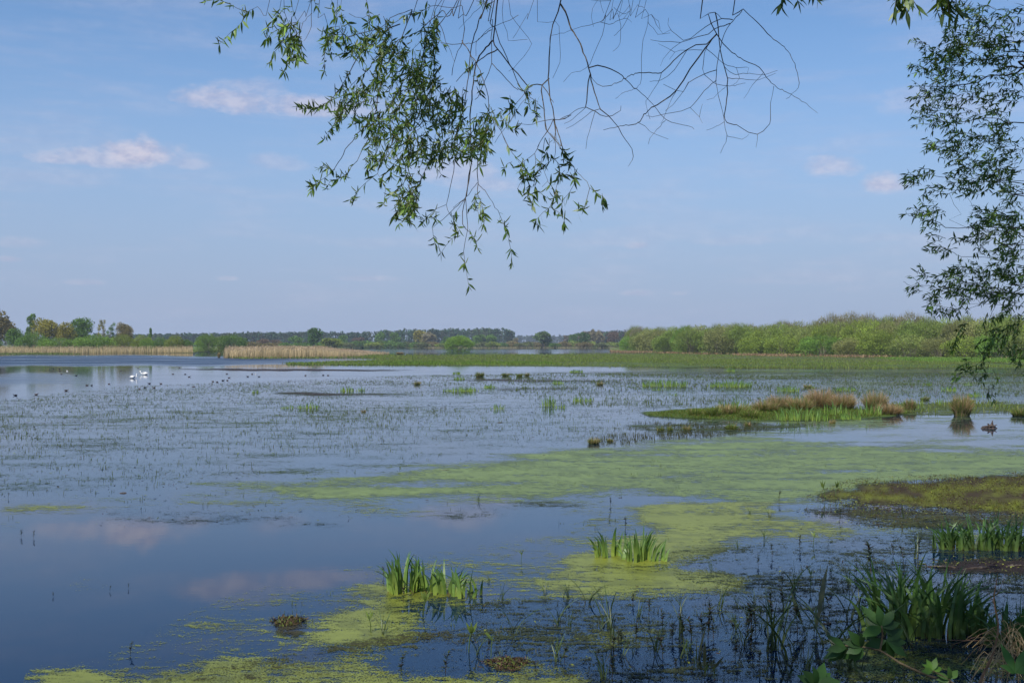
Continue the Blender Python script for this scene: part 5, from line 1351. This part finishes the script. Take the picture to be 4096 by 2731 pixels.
LEAFY = """2 880,0 800,90 700,220 600,350 520,510 440,740 420,800 350,800 290,860 230,1000 150,1130|4|1.2|.55
2 860,0 700,110 560,230 470,320 350,380 240,430 0,640|4|1.4|.5
2 720,0 650,170 640,400 620,700 600,900 590,1000 570,1150|2.6|1|.1
2 700,0 630,100 620,300 610,560 640,760 630,900|2.6|1|.2
2 640,0 560,330 520,560 500,900|3|1|.3
2 1030,0 900,55 800,80 640,60 530,90 470,130 300,170 150,290 0,420|2.6|1|.5
2 450,0 380,110 250,140 150,190 60,290 1 1500,400 1 1900,300 1780,410 1640,520 1500,560 1370,570|2.6|.9|.5
2 390,100 340,230 280,380 200,530 90,780 60,880 30,1000 0,1080|2.2|.9|.4
2 500,200 520,350 500,600 440,900|2.2|1|.2
2 640,180 700,300 740,440 790,540 830,640|1.6|.8|2
1 2091,560 1890,560 1780,700 1700,790 1580,890 1530,960|2.2|.9|.5
1 2091,260 1980,300 1680,560 1600,680 1540,810 1480,900 1400,1010 1300,1090 1200,1130 1080,1140 1010,1120|2.6|.8|.3
1 1740,0 1760,60 1780,200 1770,260|2.4|1|.0
1 1160,0 1090,110 1010,230 930,290 850,300 750,340 690,420|1.8|.8|.45
1 1165,0 1165,140 1080,230 1060,300 1020,400 930,500 910,680|1.8|.8|.5
1 880,0 890,130 920,230 940,280 910,400 840,470 760,560 750,640|1.6|.8|.2
1 940,280 960,400 930,520 950,640|1.4|.8|0
1 980,260 1010,340 960,440 990,560|1.4|.8|0
1 730,0 600,70 500,130 450,210 400,270 310,350 240,420 190,470|2|.7|.4
1 500,130 400,90 300,40 200,0|1.2|.7|.15
1 150,0 60,20|1|.7|0
1 850,0 830,100 780,200 730,260 700,310|1.6|.8|.1
1 1040,0 960,60 860,110 800,190|1.4|.8|.1
1 1250,0 1300,150 1340,290 1340,420 1310,540 1290,650 1300,740|2.2|.8|.4
1 1480,0 1460,100 1400,200|1.6|.8|.1
1 1440,0 1470,150 1540,240 1650,330 1720,380|1.6|.8|.2
1 1370,0 1380,60 1400,200|1.6|.8|.0
1 1190,0 1220,60|1.6|.8|.0
1 1340,420 1480,470 1600,500 1750,530|1.2|.8|0
1 1480,1010 1440,1180 1400,1300 1350,1380 1300,1460|1.3|.7|.1
1 1520,1000 1520,1150 1530,1220|1.1|.7|.3
1 1840,1020 1700,1060 1600,1110|1.1|.7|.1
1 1900,860 1860,1000 1840,1150 1760,1290 1620,1420 3 770,0 680,120 610,240 560,320 460,400 390,460 340,520|2|.8|.72
3 560,320 500,290 440,290|1|.7|0
3 920,0 840,120 790,220 700,340 620,390 530,430 500,500|1.5|.7|.3
3 1130,0 1130,50 1060,180 1010,270 990,350 900,420 830,480 770,550 730,600|1.6|.7|.55
3 990,350 1030,420 1070,500 1060,580|1|.7|.2
3 1260,350 1240,430 1180,520 1110,580 1040,640|1.1|.7|.3
3 1300,0 1300,180 1260,300 1300,400 1330,500 1340,620 1330,720|1.8|.8|.1
3 1270,250 1300,350 1350,450 1370,560 1360,640|1.6|.8|.0
3 1500,180 1450,320 1400,430 1340,520|1.4|.8|.1
3 1500,180 1500,250 1560,300 1600,360|1.2|.8|.1
3 1330,720 1250,780 1200,830|1|.7|0
3 1330,740 1420,790 1500,770 1560,790|1|.7|.3
3 1780,80 1740,200 1720,330 1690,480 1650,650 1560,690 1480,760 1430,820|1.6|.7|.72
3 1900,200 1870,370 1845,560 1740,680 1620,790 1520,880 1530,960 1550,1040|1.8|.7|.85
3 1650,650 1690,740 1740,830 1780,890 1720,960 1650,1050 1600,1120|1.1|.7|.2
4 155,820 35,1000 4 40,1080|1|.7|.6
4 210,460 180,650 155,820 120,960 120,1080 180,1150 250,1230 270,1300|2|.7|.72
4 150,820 160,950 170,1130 150,1230 130,1340 140,1440 3 1835,1220 1850,1330 1870,1430|1.4|.7|.62
4 265,440 268,680 270,800 320,940 330,1080|1.8|.7|.6
4 268,680 200,770 150,820 30,920|1.3|.9|2
4 270,690 350,770 400,860 460,950 510,1050 550,1150 570,1250 600,1350 590,1450|1.5|.7|.62
4 240,780 230,860 190,930|1|.7|0
4 270,800 240,880 290,1000|1|.7|0
4 430,60 500,200 560,330 610,400 680,480 740,560|1.4|.8|.6
4 600,480 550,500 530,540|1|.7|0
4 1000,70 940,180 870,290 820,400 740,450 690,520|1.8|.8|.8
4 820,400 815,530 790,600|1.2|.8|.5
4 905,0 930,170 1030,280 1080,380 1100,450 1160,490|1.4|.8|.6
4 1160,490 1200,540 1260,610 1320,670 1350,730|1.3|.9|2
4 1350,730 1400,770 1480,820 1470,900|1|.7|0
4 1000,70 1050,220 1080,330 1120,420 1160,470|1.6|.8|.62
4 1010,70 1020,250 1005,450 930,500 860,560|1.4|.7|.65
4 915,250 890,400 885,490 920,590 945,660 890,720|1.2|.7|2
4 960,250 960,320 930,400|1|.7|.2
4 1005,450 1050,500 1060,600 1030,690 1010,800 965,915 900,970 830,1040 860,1080|1.3|.7|.1
4 965,915 1040,960 1110,1020 1100,1070|1|.7|.2
4 740,560 700,650 650,740 720,780 800,780 790,900|1.3|.7|0
4 720,600 760,700 740,800|1.2|.7|0
4 650,500 700,560 760,600 820,620|1.2|.7|0
4 880,480 860,560 800,650 820,740 890,800|1.2|.7|0
4 945,660 990,720 1020,800|1|.7|.2
4 1200,540 1200,640|1|.7|.2
4 1100,560 1060,620 1120,600 1180,620|1|.7|0
4 1210,680 1150,770 1090,850 1070,920|1|.7|.35
4 1350,730 1330,830 1310,900 1240,950|1|.7|.3
4 480,0 540,100 600,170 680,150|1.1|.7|.1
4 620,20 560,120 470,230 430,300|1.1|.7|2
2 1600,910 1540,1010 1440,1110 1310,1170 1230,1250|1.4|.7|.5
2 1600,910 1560,960 1580,1010|1.2|.8|0
2 1510,890 1530,950 1600,960|1.2|.8|0
2 1620,1020 1700,1070 1680,1150 1690,1240|1.1|.7|0
2 1640,1060 1590,1120 1660,1180|1.1|.7|0
2 1640,960 1500,1130 1410,1290|1.1|.7|2
2 1440,1060 1400,1190 1340,1250|1.1|.7|.1
2 1410,1000 1420,1100 1470,1150|1|.7|0
2 1050,760 1090,900 1100,980|1|.7|.1
2 1010,590 1020,680 960,720|1.2|.8|0
2 1060,10 1140,40 1190,40|1|.7|.1"""
BLOBS = [(1530,110,50,60,8),(1630,200,110,80,28),(1740,90,45,100,12),(1650,330,100,90,22),(1735,330,50,110,18),(1535,490,62,75,30),(1690,450,90,100,38),
         (1825,380,48,50,14),(1700,570,110,45,22),(1890,560,75,42,22),(1650,770,30,65,20),(1400,390,45,50,10),(1375,110,30,40,6),(1490,170,70,35,9),(1955,480,32,55,12),
         (1440,350,40,35,8),(1580,640,60,30,8),(1860,470,50,60,12),(1545,270,60,50,10),(1800,560,50,50,12),(1500,620,50,20,5),(1330,120,30,40,5),(1165,110,26,30,5),(1190,170,22,70,6)]
GL0 = [(.055,.105,.02),(.075,.13,.022),(.045,.085,.02),(.10,.16,.03)]
class Willow:
    def __init__(s, name, base, label, seed):
        global rng
        rng = np.random.default_rng(seed)
        s.rk = 1.6; s.root = empty(name, base); s.base = np.array(base); s.tw = Buf(); s.lf = Buf(); s.ck = Buf(); s.tr = Buf()
        tag(s.root, label, 'tree')
    def twig(s, pts, r0, r1, leafy=2.0, lk=1.0, ck=.28, bright=1.0, cat=True, spacing=.017, droop_bias=.25, sides=4):
        q = smoothline(pts, .045)
        q = q + rng.normal(0, .0022, q.shape)
        tube(s.tw, q - s.base, np.linspace(r0, r1, len(q)) * s.rk / 1000., (.075, .062, .045) if r0 > 1.3 else (.10, .085, .05), sides)
        if leafy >= 1: return
        seg = np.linalg.norm(np.diff(q, axis=0), axis=1); cum = np.concatenate([[0], np.cumsum(seg)])
        L = cum[-1]; n = int(L * (1 - leafy) / spacing) + 3
        t = rng.uniform(leafy, 1, n) * L; t[:3] = L
        pos = np.stack([np.interp(t, cum, q[:, i]) for i in range(3)], 1)
        tg = norm(np.stack([np.interp(t, cum, np.gradient(q[:, i])) for i in range(3)], 1))
        d = norm(tg * rng.uniform(.2, 1.1, (n, 1)) + rng.normal(0, .62, (n, 3)) - np.array([0, 0, droop_bias]))
        up = norm(rng.normal(0, .7, (n, 3)) + [0, -.2, .8])
        LL = rng.uniform(.032, .074, n) * lk; WW = LL * rng.uniform(.17, .29, n)
        leaves(s.lf, pos - s.base, d, up, LL, WW, mixcol(n, GL0, rng.integers(1e6)) * (bright * rng.normal(1, .15, (n, 1))).clip(.4, 2), (.1, .75, 1.0, .8, .45, .03), rng.uniform(-.1, .5, n))
        if cat:
            m = int(n * ck); k = rng.integers(0, n, m)
            for j in k:
                dd = norm(tg[j] * .3 + rng.normal(0, .5, 3) + [0, 0, .35]); b_ = pos[j] - s.base; l_ = rng.uniform(.035, .06) * lk
                qq = np.array([b_, b_ + dd * l_ * .35, b_ + dd * l_ * .7 + [0, 0, .004], b_ + dd * l_ + [0, 0, .011]])
                tube(s.ck, qq, np.array([.0012, .0032, .0030, .0012]) * lk, (.15, .19, .06), 4)
    def limb(s, pts, r0, r1, sides=8):
        q = smoothline(pts, .15); tube(s.tr, q - s.base, np.linspace(r0, r1, len(q)), (.10, .085, .065), sides, 1, .04)
    def finish(s, k=1.0):
        s.lf.c = [c * k for c in s.lf.c]
        s.tr.build('trunk', M_TRUNK, s.root); s.tw.build('twigs', M_BARK, s.root); s.lf.build('leaves', M_LEAF, s.root)
        if s.ck.n: s.ck.build('catkins', M_CATKIN, s.root)

def depthA(px, py): return 6.9 + .5 * math.sin(px / 210.) + .35 * math.sin(py / 260. + 1) + .25 * math.sin(px / 67.)
WA = Willow('willow_tree', (2.6, -2.2, 1.8), 'overhanging willow with drooping leafy and bare twigs across the top of the view', 801)
WA.limb([(2.6,-2.2,1.7),(2.55,-2.1,3.4),(2.4,-1.6,5.2),(2.2,-.6,6.8),(2.0,1.5,8.2),(1.6,4.0,8.9),(1.2,6.2,8.8),(.8,7.0,8.2)], .24, .035)
WA.limb([(2.4,-1.6,5.2),(1.2,-.2,6.8),(-.4,2.0,8.0),(-1.4,4.5,8.4),(-1.6,6.6,7.8)], .13, .03)
WA.limb([(2.2,-.6,6.8),(3.2,1.6,8.4),(3.6,4.2,9.0),(3.1,6.4,8.6),(2.4,7.0,8.0)], .14, .03)
WA.limb([(2.5,-1.8,4.4),(4.0,-.6,6.6),(5.4,1.4,8.2),(6.2,3.4,8.6)], .12, .03)
HUBS = [(-1.6,6.6,7.8),(-.6,6.9,7.9),(.4,7.0,8.1),(.8,7.0,8.2),(1.6,7.0,8.3),(2.4,7.0,8.0)]
HUBPX = [1000, 1300, 1750, 2050, 2400, 2900]
WA.limb([(-1.6,6.6,7.8),(-.6,6.9,7.9),(.4,7.0,8.1),(.8,7.0,8.2),(1.6,7.0,8.3),(2.4,7.0,8.0)], .03, .03, 6)
def extend(P, px):
    s = P[0]; h = np.array([np.interp(px, HUBPX, [q[i] for q in HUBS]) for i in range(3)])
    return [h, s * .5 + h * .5 + [0, 0, .12]] + P
def lay(line, layer):
    P = [P3(x, y, depthA(x, y) + layer) for x, y in line]
    if line[0][1] <= 3: P = extend(P, line[0][0])
    return P
rr2 = random.Random(4)
for row in BARE.split('\n'):
    s_, r0, r1 = row.split('|'); ln = zp(s_)
    WA.twig(lay(ln, 0), float(r0), float(r1), 2)
for row in LEAFY.split('\n'):
    s_, r0, r1, lf = row.split('|'); ln = zp(s_); lf = float(lf)
    ext = ln[0][1] <= 3
    if lf < 1 and ext:      # leaf start is given for the part in view
        P = lay(ln, 0); q = np.array(P); seg = np.linalg.norm(np.diff(q, axis=0), axis=1); f0 = seg[:2].sum() / seg.sum(); lf = f0 + (1 - f0) * lf
    WA.twig(lay(ln, 0), float(r0), float(r1), lf, bright=1.35 if ln[0][0] < 1500 or '550,1150' in s_ else 1.0)  # left and lower sprays get lighter leaf colour, standing in for sunlight
for (cx_, cy_, rx, ry, n) in BLOBS:
    for k in range(n):
        a = rng.uniform(0, 6.28); r = math.sqrt(rng.random()); px, py = cx_ + rx * r * math.cos(a), cy_ + ry * r * math.sin(a)
        L = rng.uniform(35, 95); an = rng.normal(1.95, .5); d = depthA(px, py) + rng.normal(0, .35)
        if py < 40: continue
        e = (px + L * math.cos(an), py + L * math.sin(an))
        mid = ((px + e[0]) / 2 + rng.normal(0, 6), (py + e[1]) / 2 - 6)
        WA.twig([P3(px, py, d), P3(*mid, d), P3(*e, d + rng.normal(0, .05))], 1.1, .5, .0, bright=rng.choice([1, 1, 1.4, .8]))
# the crown above the picture, which shades the near water
def upper_crown(Wt, blobs, lk, tl=.7):
    for (c, rad, n) in blobs:
        c = np.array(c); rad = np.array(rad)
        for k in range(n):
            s_ = c + norm(rng.normal(0, 1, 3)) * rad * rng.random() ** .4
            e = s_ + np.array([rng.normal(0, .3), rng.normal(.1, .3), -rng.uniform(.3, 1)]) * tl
            # never into the photographed view
            pz = HZ - (min(e[2], s_[2]) - H) / max(e[1], .3) * F
            if e[1] > .5 and pz > -60 and abs(CX + F * e[0] / max(e[1], .3) - CX) < 2350: continue
            Wt.twig([s_, (s_ + e) / 2 + [0, 0, .08], e], 2.5, .8, 0.0, lk=lk, cat=False, spacing=.035, sides=3)
upper_crown(WA, [((-1.2,5.5,8.6),(1.6,1.8,1.1),70), ((.8,6.0,9.2),(1.8,1.8,1.2),90), ((2.8,5.5,9.2),(1.8,2.0,1.3),100), ((4.6,4.5,9.0),(1.8,2.2,1.4),90), ((1.5,2.5,9.6),(2.4,2.2,1.2),80), ((3.5,7.4,9.3),(1.6,1.4,1.0),60), ((-1.0,2.0,9.0),(2,2,1),50), ((5.5,1.5,8.6),(1.8,2,1.2),60),
    ((.6,8.4,9.6),(1.4,1.5,.8),110), ((2.6,8.6,9.8),(1.6,1.5,.9),120), ((.2,6.0,9.0),(1.6,2,1.2),120), ((2.0,5.6,9.6),(1.9,2.2,1.2),140), ((3.8,6.4,9.6),(1.6,2,1.2),120), ((-.6,4.0,9.4),(1.5,1.8,1.1),100), ((2.5,3.0,9.8),(2.2,1.8,1.1),110),
    ((.8,8.2,9.4),(1.5,1.4,.7),90), ((2.4,7.2,9.8),(1.8,1.4,.8),130), ((1.2,4.6,9.9),(2,2,1.),130), ((3.2,4.4,10.2),(2,1.8,1.1),130), ((-.8,.2,8.4),(1.4,1.3,1.0),130), ((.6,.4,8.9),(1.5,1.4,1.0),130), ((2.2,.2,9.2),(1.5,1.4,1.),120), ((.4,2.4,9.3),(1.6,1.4,1),110), ((4.4,7.4,9.8),(1.4,1.5,.9),100)], 2.7)
WA.finish(1.4)

# second willow: its crown hangs into the picture from the right
def depthB(px, py): return 9.4 + .7 * math.sin(px / 150. + 1) + .5 * math.sin(py / 180.)
WB = Willow('willow_tree', (8.6, 8.2, .9), 'small-leaved dark willow whose crown fills the right edge of the view', 802)
WB.limb([(8.6,8.2,.6),(8.4,8.3,2.2),(8.0,8.6,4.2),(7.5,8.9,6.0),(6.8,9.1,8.0),(6.4,9.0,9.6)], .22, .05)
def sp_limb(line, r0, r1):
    P = [P3(x, y, depthB(x, y)) for x, y in zp(line)]
    e = P[0]; t0 = np.array([8.0, 8.6, max(2.0, e[2] - .8)]); t0 = np.array([np.interp(t0[2], [0.6,2.2,4.2,6.0,8.0,9.6], [8.6,8.4,8.0,7.5,6.8,6.4]), 8.8, t0[2]])
    WB.twig([t0, (t0 + e) / 2 + [0, 0, .15]] + P, r0, r1, 2, sides=6)
for ln, r0, r1 in [("a 1700,640 1558,705 1460,770 1300,790 1180,800 1080,860 960,880 800,900 600,910 480,890",16,1.2), ("a 1558,710 1400,700 1250,640 1100,600 950,500 850,400 800,280",9,1.2), ("a 1558,550 1400,540 1200,500 1000,480 800,430 700,330",8,1.2),
    ("a 1558,440 1400,430 1200,320 1050,150 900,130",6,1.2), ("a 1558,600 1300,600 1000,650 700,660 500,720 400,725",6,1), ("a 1600,1290 1400,1295 1280,1240 1100,1240 900,1280 750,1280 600,1230 400,1220",8,1), ("a 1558,150 1400,100 1250,100 1170,40",5,1),
    ("b 1600,620 1558,590 1400,510 1300,460 1150,465 1000,520 850,550 700,530 560,530",8,1), ("b 1558,480 1250,430 1000,380 720,415 560,385 400,400 340,330",5,.9), ("b 1600,965 1350,950 1180,935 960,940 740,945 680,890 500,850 340,810",8,.9),
    ("b 1558,1120 1400,1210 1310,1290 1150,1250 900,1245 800,1190 650,1130 540,1090",5,.9), ("b 1250,430 1180,380 1100,300 1000,220 900,150 700,100 520,60",4,.9), ("b 960,940 900,800 830,700 780,590",2,.8),
    ("b 1150,465 1000,680 1080,760 1150,800",2,.8), ("c 1600,100 1558,130 1430,180 1300,140 1100,120 900,60 700,-30",9,1), ("c 1430,190 1300,190 1130,180 850,200 700,160 560,110 380,110 300,70",5,.8),
    ("c 1430,190 1280,300 1200,450 1160,640 1140,800 1115,905 1040,950 900,1000 860,1050",4,.9), ("c 1115,905 1150,990 1190,1100 1180,1230",1.8,.8), ("c 1430,190 1420,400 1410,600 1370,700 1320,830",3,.9), ("c 1640,430 1558,480 1420,600",3,1),
    ("c 1320,830 1220,870 1170,980 1100,1040 1000,1110",1.8,.8), ("c 1110,300 1000,410 960,560 870,660 800,730",2.2,.8), ("c 1300,190 1090,310 900,360 700,330 540,290",2.5,.8), ("b 1558,1440 1450,1520 1400,1600",6,2)]:
    sp_limb(ln, r0, r1)
# leafy twigs: anchor, length in pixels, direction in degrees (0 = right, 90 = down)
TIPS = [(3680,165,70,200),(3690,250,90,190),(3640,278,90,180),(3660,380,90,190),(3660,480,80,185),(3690,430,60,200),(3700,590,80,190),(3640,720,60,200),(3690,690,60,170),(3640,705,50,190),(3720,760,90,180),(3650,855,70,190),(3700,830,70,200),(3700,890,70,190),(3730,975,60,190),(3750,1010,70,180),(3680,1090,50,220),
        (3640,1140,60,190),(3700,1200,70,160),(3740,1240,60,150),(3760,1130,90,190),(3800,640,70,190),(3850,760,90,180),(3830,1330,60,120),(3800,1370,60,120),(3840,1455,50,170),(3820,1500,50,160),(3880,1480,60,150),(3940,1500,60,110),(3955,1560,45,100),(3930,1420,50,130),(3960,1300,80,100),(3990,1380,70,100),(4050,1420,60,130),
        (4000,1250,60,120),(3960,1380,60,110),(4030,1330,60,120),(4060,1290,70,100)]
def wtwig(px, py, L, ang, lf=0., lk=.92, n2=2):
    d = depthB(px, py) + rng.normal(0, .3); a = math.radians(ang)
    e = (px + L * math.cos(a), py + L * math.sin(a)); m = ((px + e[0]) / 2, (py + e[1]) / 2 - L * .10)
    WB.twig([P3(px, py, d), P3(*m, d), P3(*e, d)], 1.3, .6, lf, lk=lk, ck=.05, droop_bias=.3, spacing=.0135, bright=.9 if rng.random() < .85 else 1.8)
for (px, py, L, ang) in TIPS:
    for j in range(4):
        wtwig(px - .75 * L * math.cos(math.radians(ang)) + rng.normal(0, 10), py - .5 * L * math.sin(math.radians(ang)) + rng.normal(0, 12), L * rng.uniform(.6, 1.0), ang + rng.normal(0, 18))
# fill: density grows towards the right edge
BB = [(3880,60,90,55,26),(3990,110,110,90,60),(3850,150,90,60,34),(3920,210,110,70,60),(3780,240,90,55,34),(4040,230,80,90,34),(3830,310,100,45,34),(3900,360,90,60,22),(3760,390,80,35,22),(3830,430,80,50,26),(3790,480,80,30,18),(4030,370,60,60,20),
      (3960,460,90,40,18),(4010,520,80,40,24),(3850,560,90,35,28),(3800,590,70,30,14),(3950,620,100,50,34),(4040,600,60,70,24),(3900,690,100,40,34),(4030,720,70,60,30),(3850,740,60,25,10),(4040,830,60,60,30),(3950,870,70,30,20),(4000,920,90,40,36),(3730,850,40,25,10),
      (3900,960,50,50,14),(4000,1020,80,50,26),(4060,960,40,60,18),(3850,1100,70,40,24),(3950,1110,90,45,34),(4050,1100,50,60,24),(3800,1180,90,30,22),(3900,1170,100,40,34),(3780,1230,50,22,10),(4000,1190,60,40,18),(4060,1200,40,40,14),(4010,1330,60,50,18),(3960,1340,30,40,8),(4070,1360,30,60,8)]
for (cx_, cy_, rx, ry, n) in BB:
    for k in range(int(n * (.85 if cy_ < 1250 else .5))):
        a = rng.uniform(0, 6.28); r = math.sqrt(rng.random())
        wtwig(cx_ + rx * r * math.cos(a) + 20, cy_ + ry * r * math.sin(a), rng.uniform(30, 70), rng.normal(175 if cy_ < 1200 else 130, 32))
# beyond the right edge; farther clumps are added to shade the right-edge irises
for (c, rad, n) in [((5.6,9.6,7.6),(1.0,1.2,1.4),90), ((6.6,9.2,5.4),(1.1,1.4,2.2),150), ((6.4,9.4,8.6),(1.6,1.6,1.2),120), ((6.0,8.2,9.6),(1.8,1.6,1.0),90), ((8.6,9.0,6.5),(1.8,1.8,2.2),120), ((5.6,9.0,3.6),(.5,.8,1.0),30), ((5.2,9.5,6.0),(.9,1.0,1.2),200), ((5.3,9.5,4.2),(.9,1.0,1.2),220), ((6.2,9.3,4.6),(1.0,1.0,2.2),120), ((5.4,12.6,9.2),(1.6,1.4,.9),110), ((7.6,12.6,6.6),(1.1,1.2,1.4),110), ((7.6,11.0,8.6),(1.6,1.4,1.2),130), ((5.6,13.4,9.6),(1.8,1.4,.8),130), ((7.4,14.0,8.4),(1.2,1.4,1.2),110), ((6.4,11.6,9.6),(1.8,1.4,.8),110)]:
    c = np.array(c); rad = np.array(rad)
    for k in range(n):
        s_ = c + norm(rng.normal(0, 1, 3)) * rad * rng.random() ** .4; e = s_ + np.array([rng.normal(-.3, .3), rng.normal(0, .3), -rng.uniform(0, .5)])
        ppx = CX + F * min(e[0], s_[0]) / e[1]; ppy = HZ - (min(e[2], s_[2]) - H) / e[1] * F
        if ppx < 4110 and ppy > -20: continue
        WB.twig([s_, (s_ + e) / 2 + [0, 0, .05], e], 2.2, .8, 0, lk=1.7, cat=False, spacing=.03, sides=3)
# closer twig tips at the upper edge
for (px, py, L, ang, d) in [(3170,-60,70,70,4.2),(3150,-50,75,110,4.2),(3240,-50,65,60,4.3),(3600,-60,110,75,4.0),(3630,-40,90,60,4.0),(3590,-20,70,100,4.0),(3770,-40,90,100,4.0),(3790,-20,80,80,4.0),(3760,0,60,80,4.0),(3800,-10,70,60,4.0)]:
    a = math.radians(ang); e = (px + L * math.cos(a), py + L * math.sin(a))
    top = np.array([3.0, 4.2, 6.2])
    WB.twig([top + [(px-3600)/1500.,0,0], P3(px, py - 60, d), P3(px, py, d), P3(*e, d)], 2, .8, .88, lk=1.0, cat=False, spacing=.008, droop_bias=.6, bright=.7)
WB.limb([(6.8,9.1,8.0),(5.2,6.8,8.0),(4.2,5.2,7.2),(3.0,4.2,6.25)], .05, .008, 6)
WB.finish(1.6)

# ------------------------------------------------------------------ haze
HAZE = 0.00016
bm_v = [(x, y, z) for z in (-1.6, 31) for x, y in ((-3500, -120), (3500, -120), (3500, 3450), (-3500, 3450))]
me = bpy.data.meshes.new('haze')
me.from_pydata(bm_v, [], [(3, 2, 1, 0), (4, 5, 6, 7), (0, 1, 5, 4), (1, 2, 6, 5), (2, 3, 7, 6), (3, 0, 4, 7)])
hm, t = new_mat('haze')
pv = t.n('ShaderNodeVolumePrincipled'); pv.inputs['Color'].default_value = (.72, .82, 1.0, 1); pv.inputs['Density'].default_value = HAZE
pv.inputs['Anisotropy'].default_value = 0.0
o = t.n('ShaderNodeOutputMaterial'); t.links.new(pv.outputs[0], o.inputs['Volume'])
me.materials.append(hm)
ho = bpy.data.objects.new('haze', me); COL.objects.link(ho)
tag(ho, 'thin pale blue air over the lake', 'haze', kind='stuff')
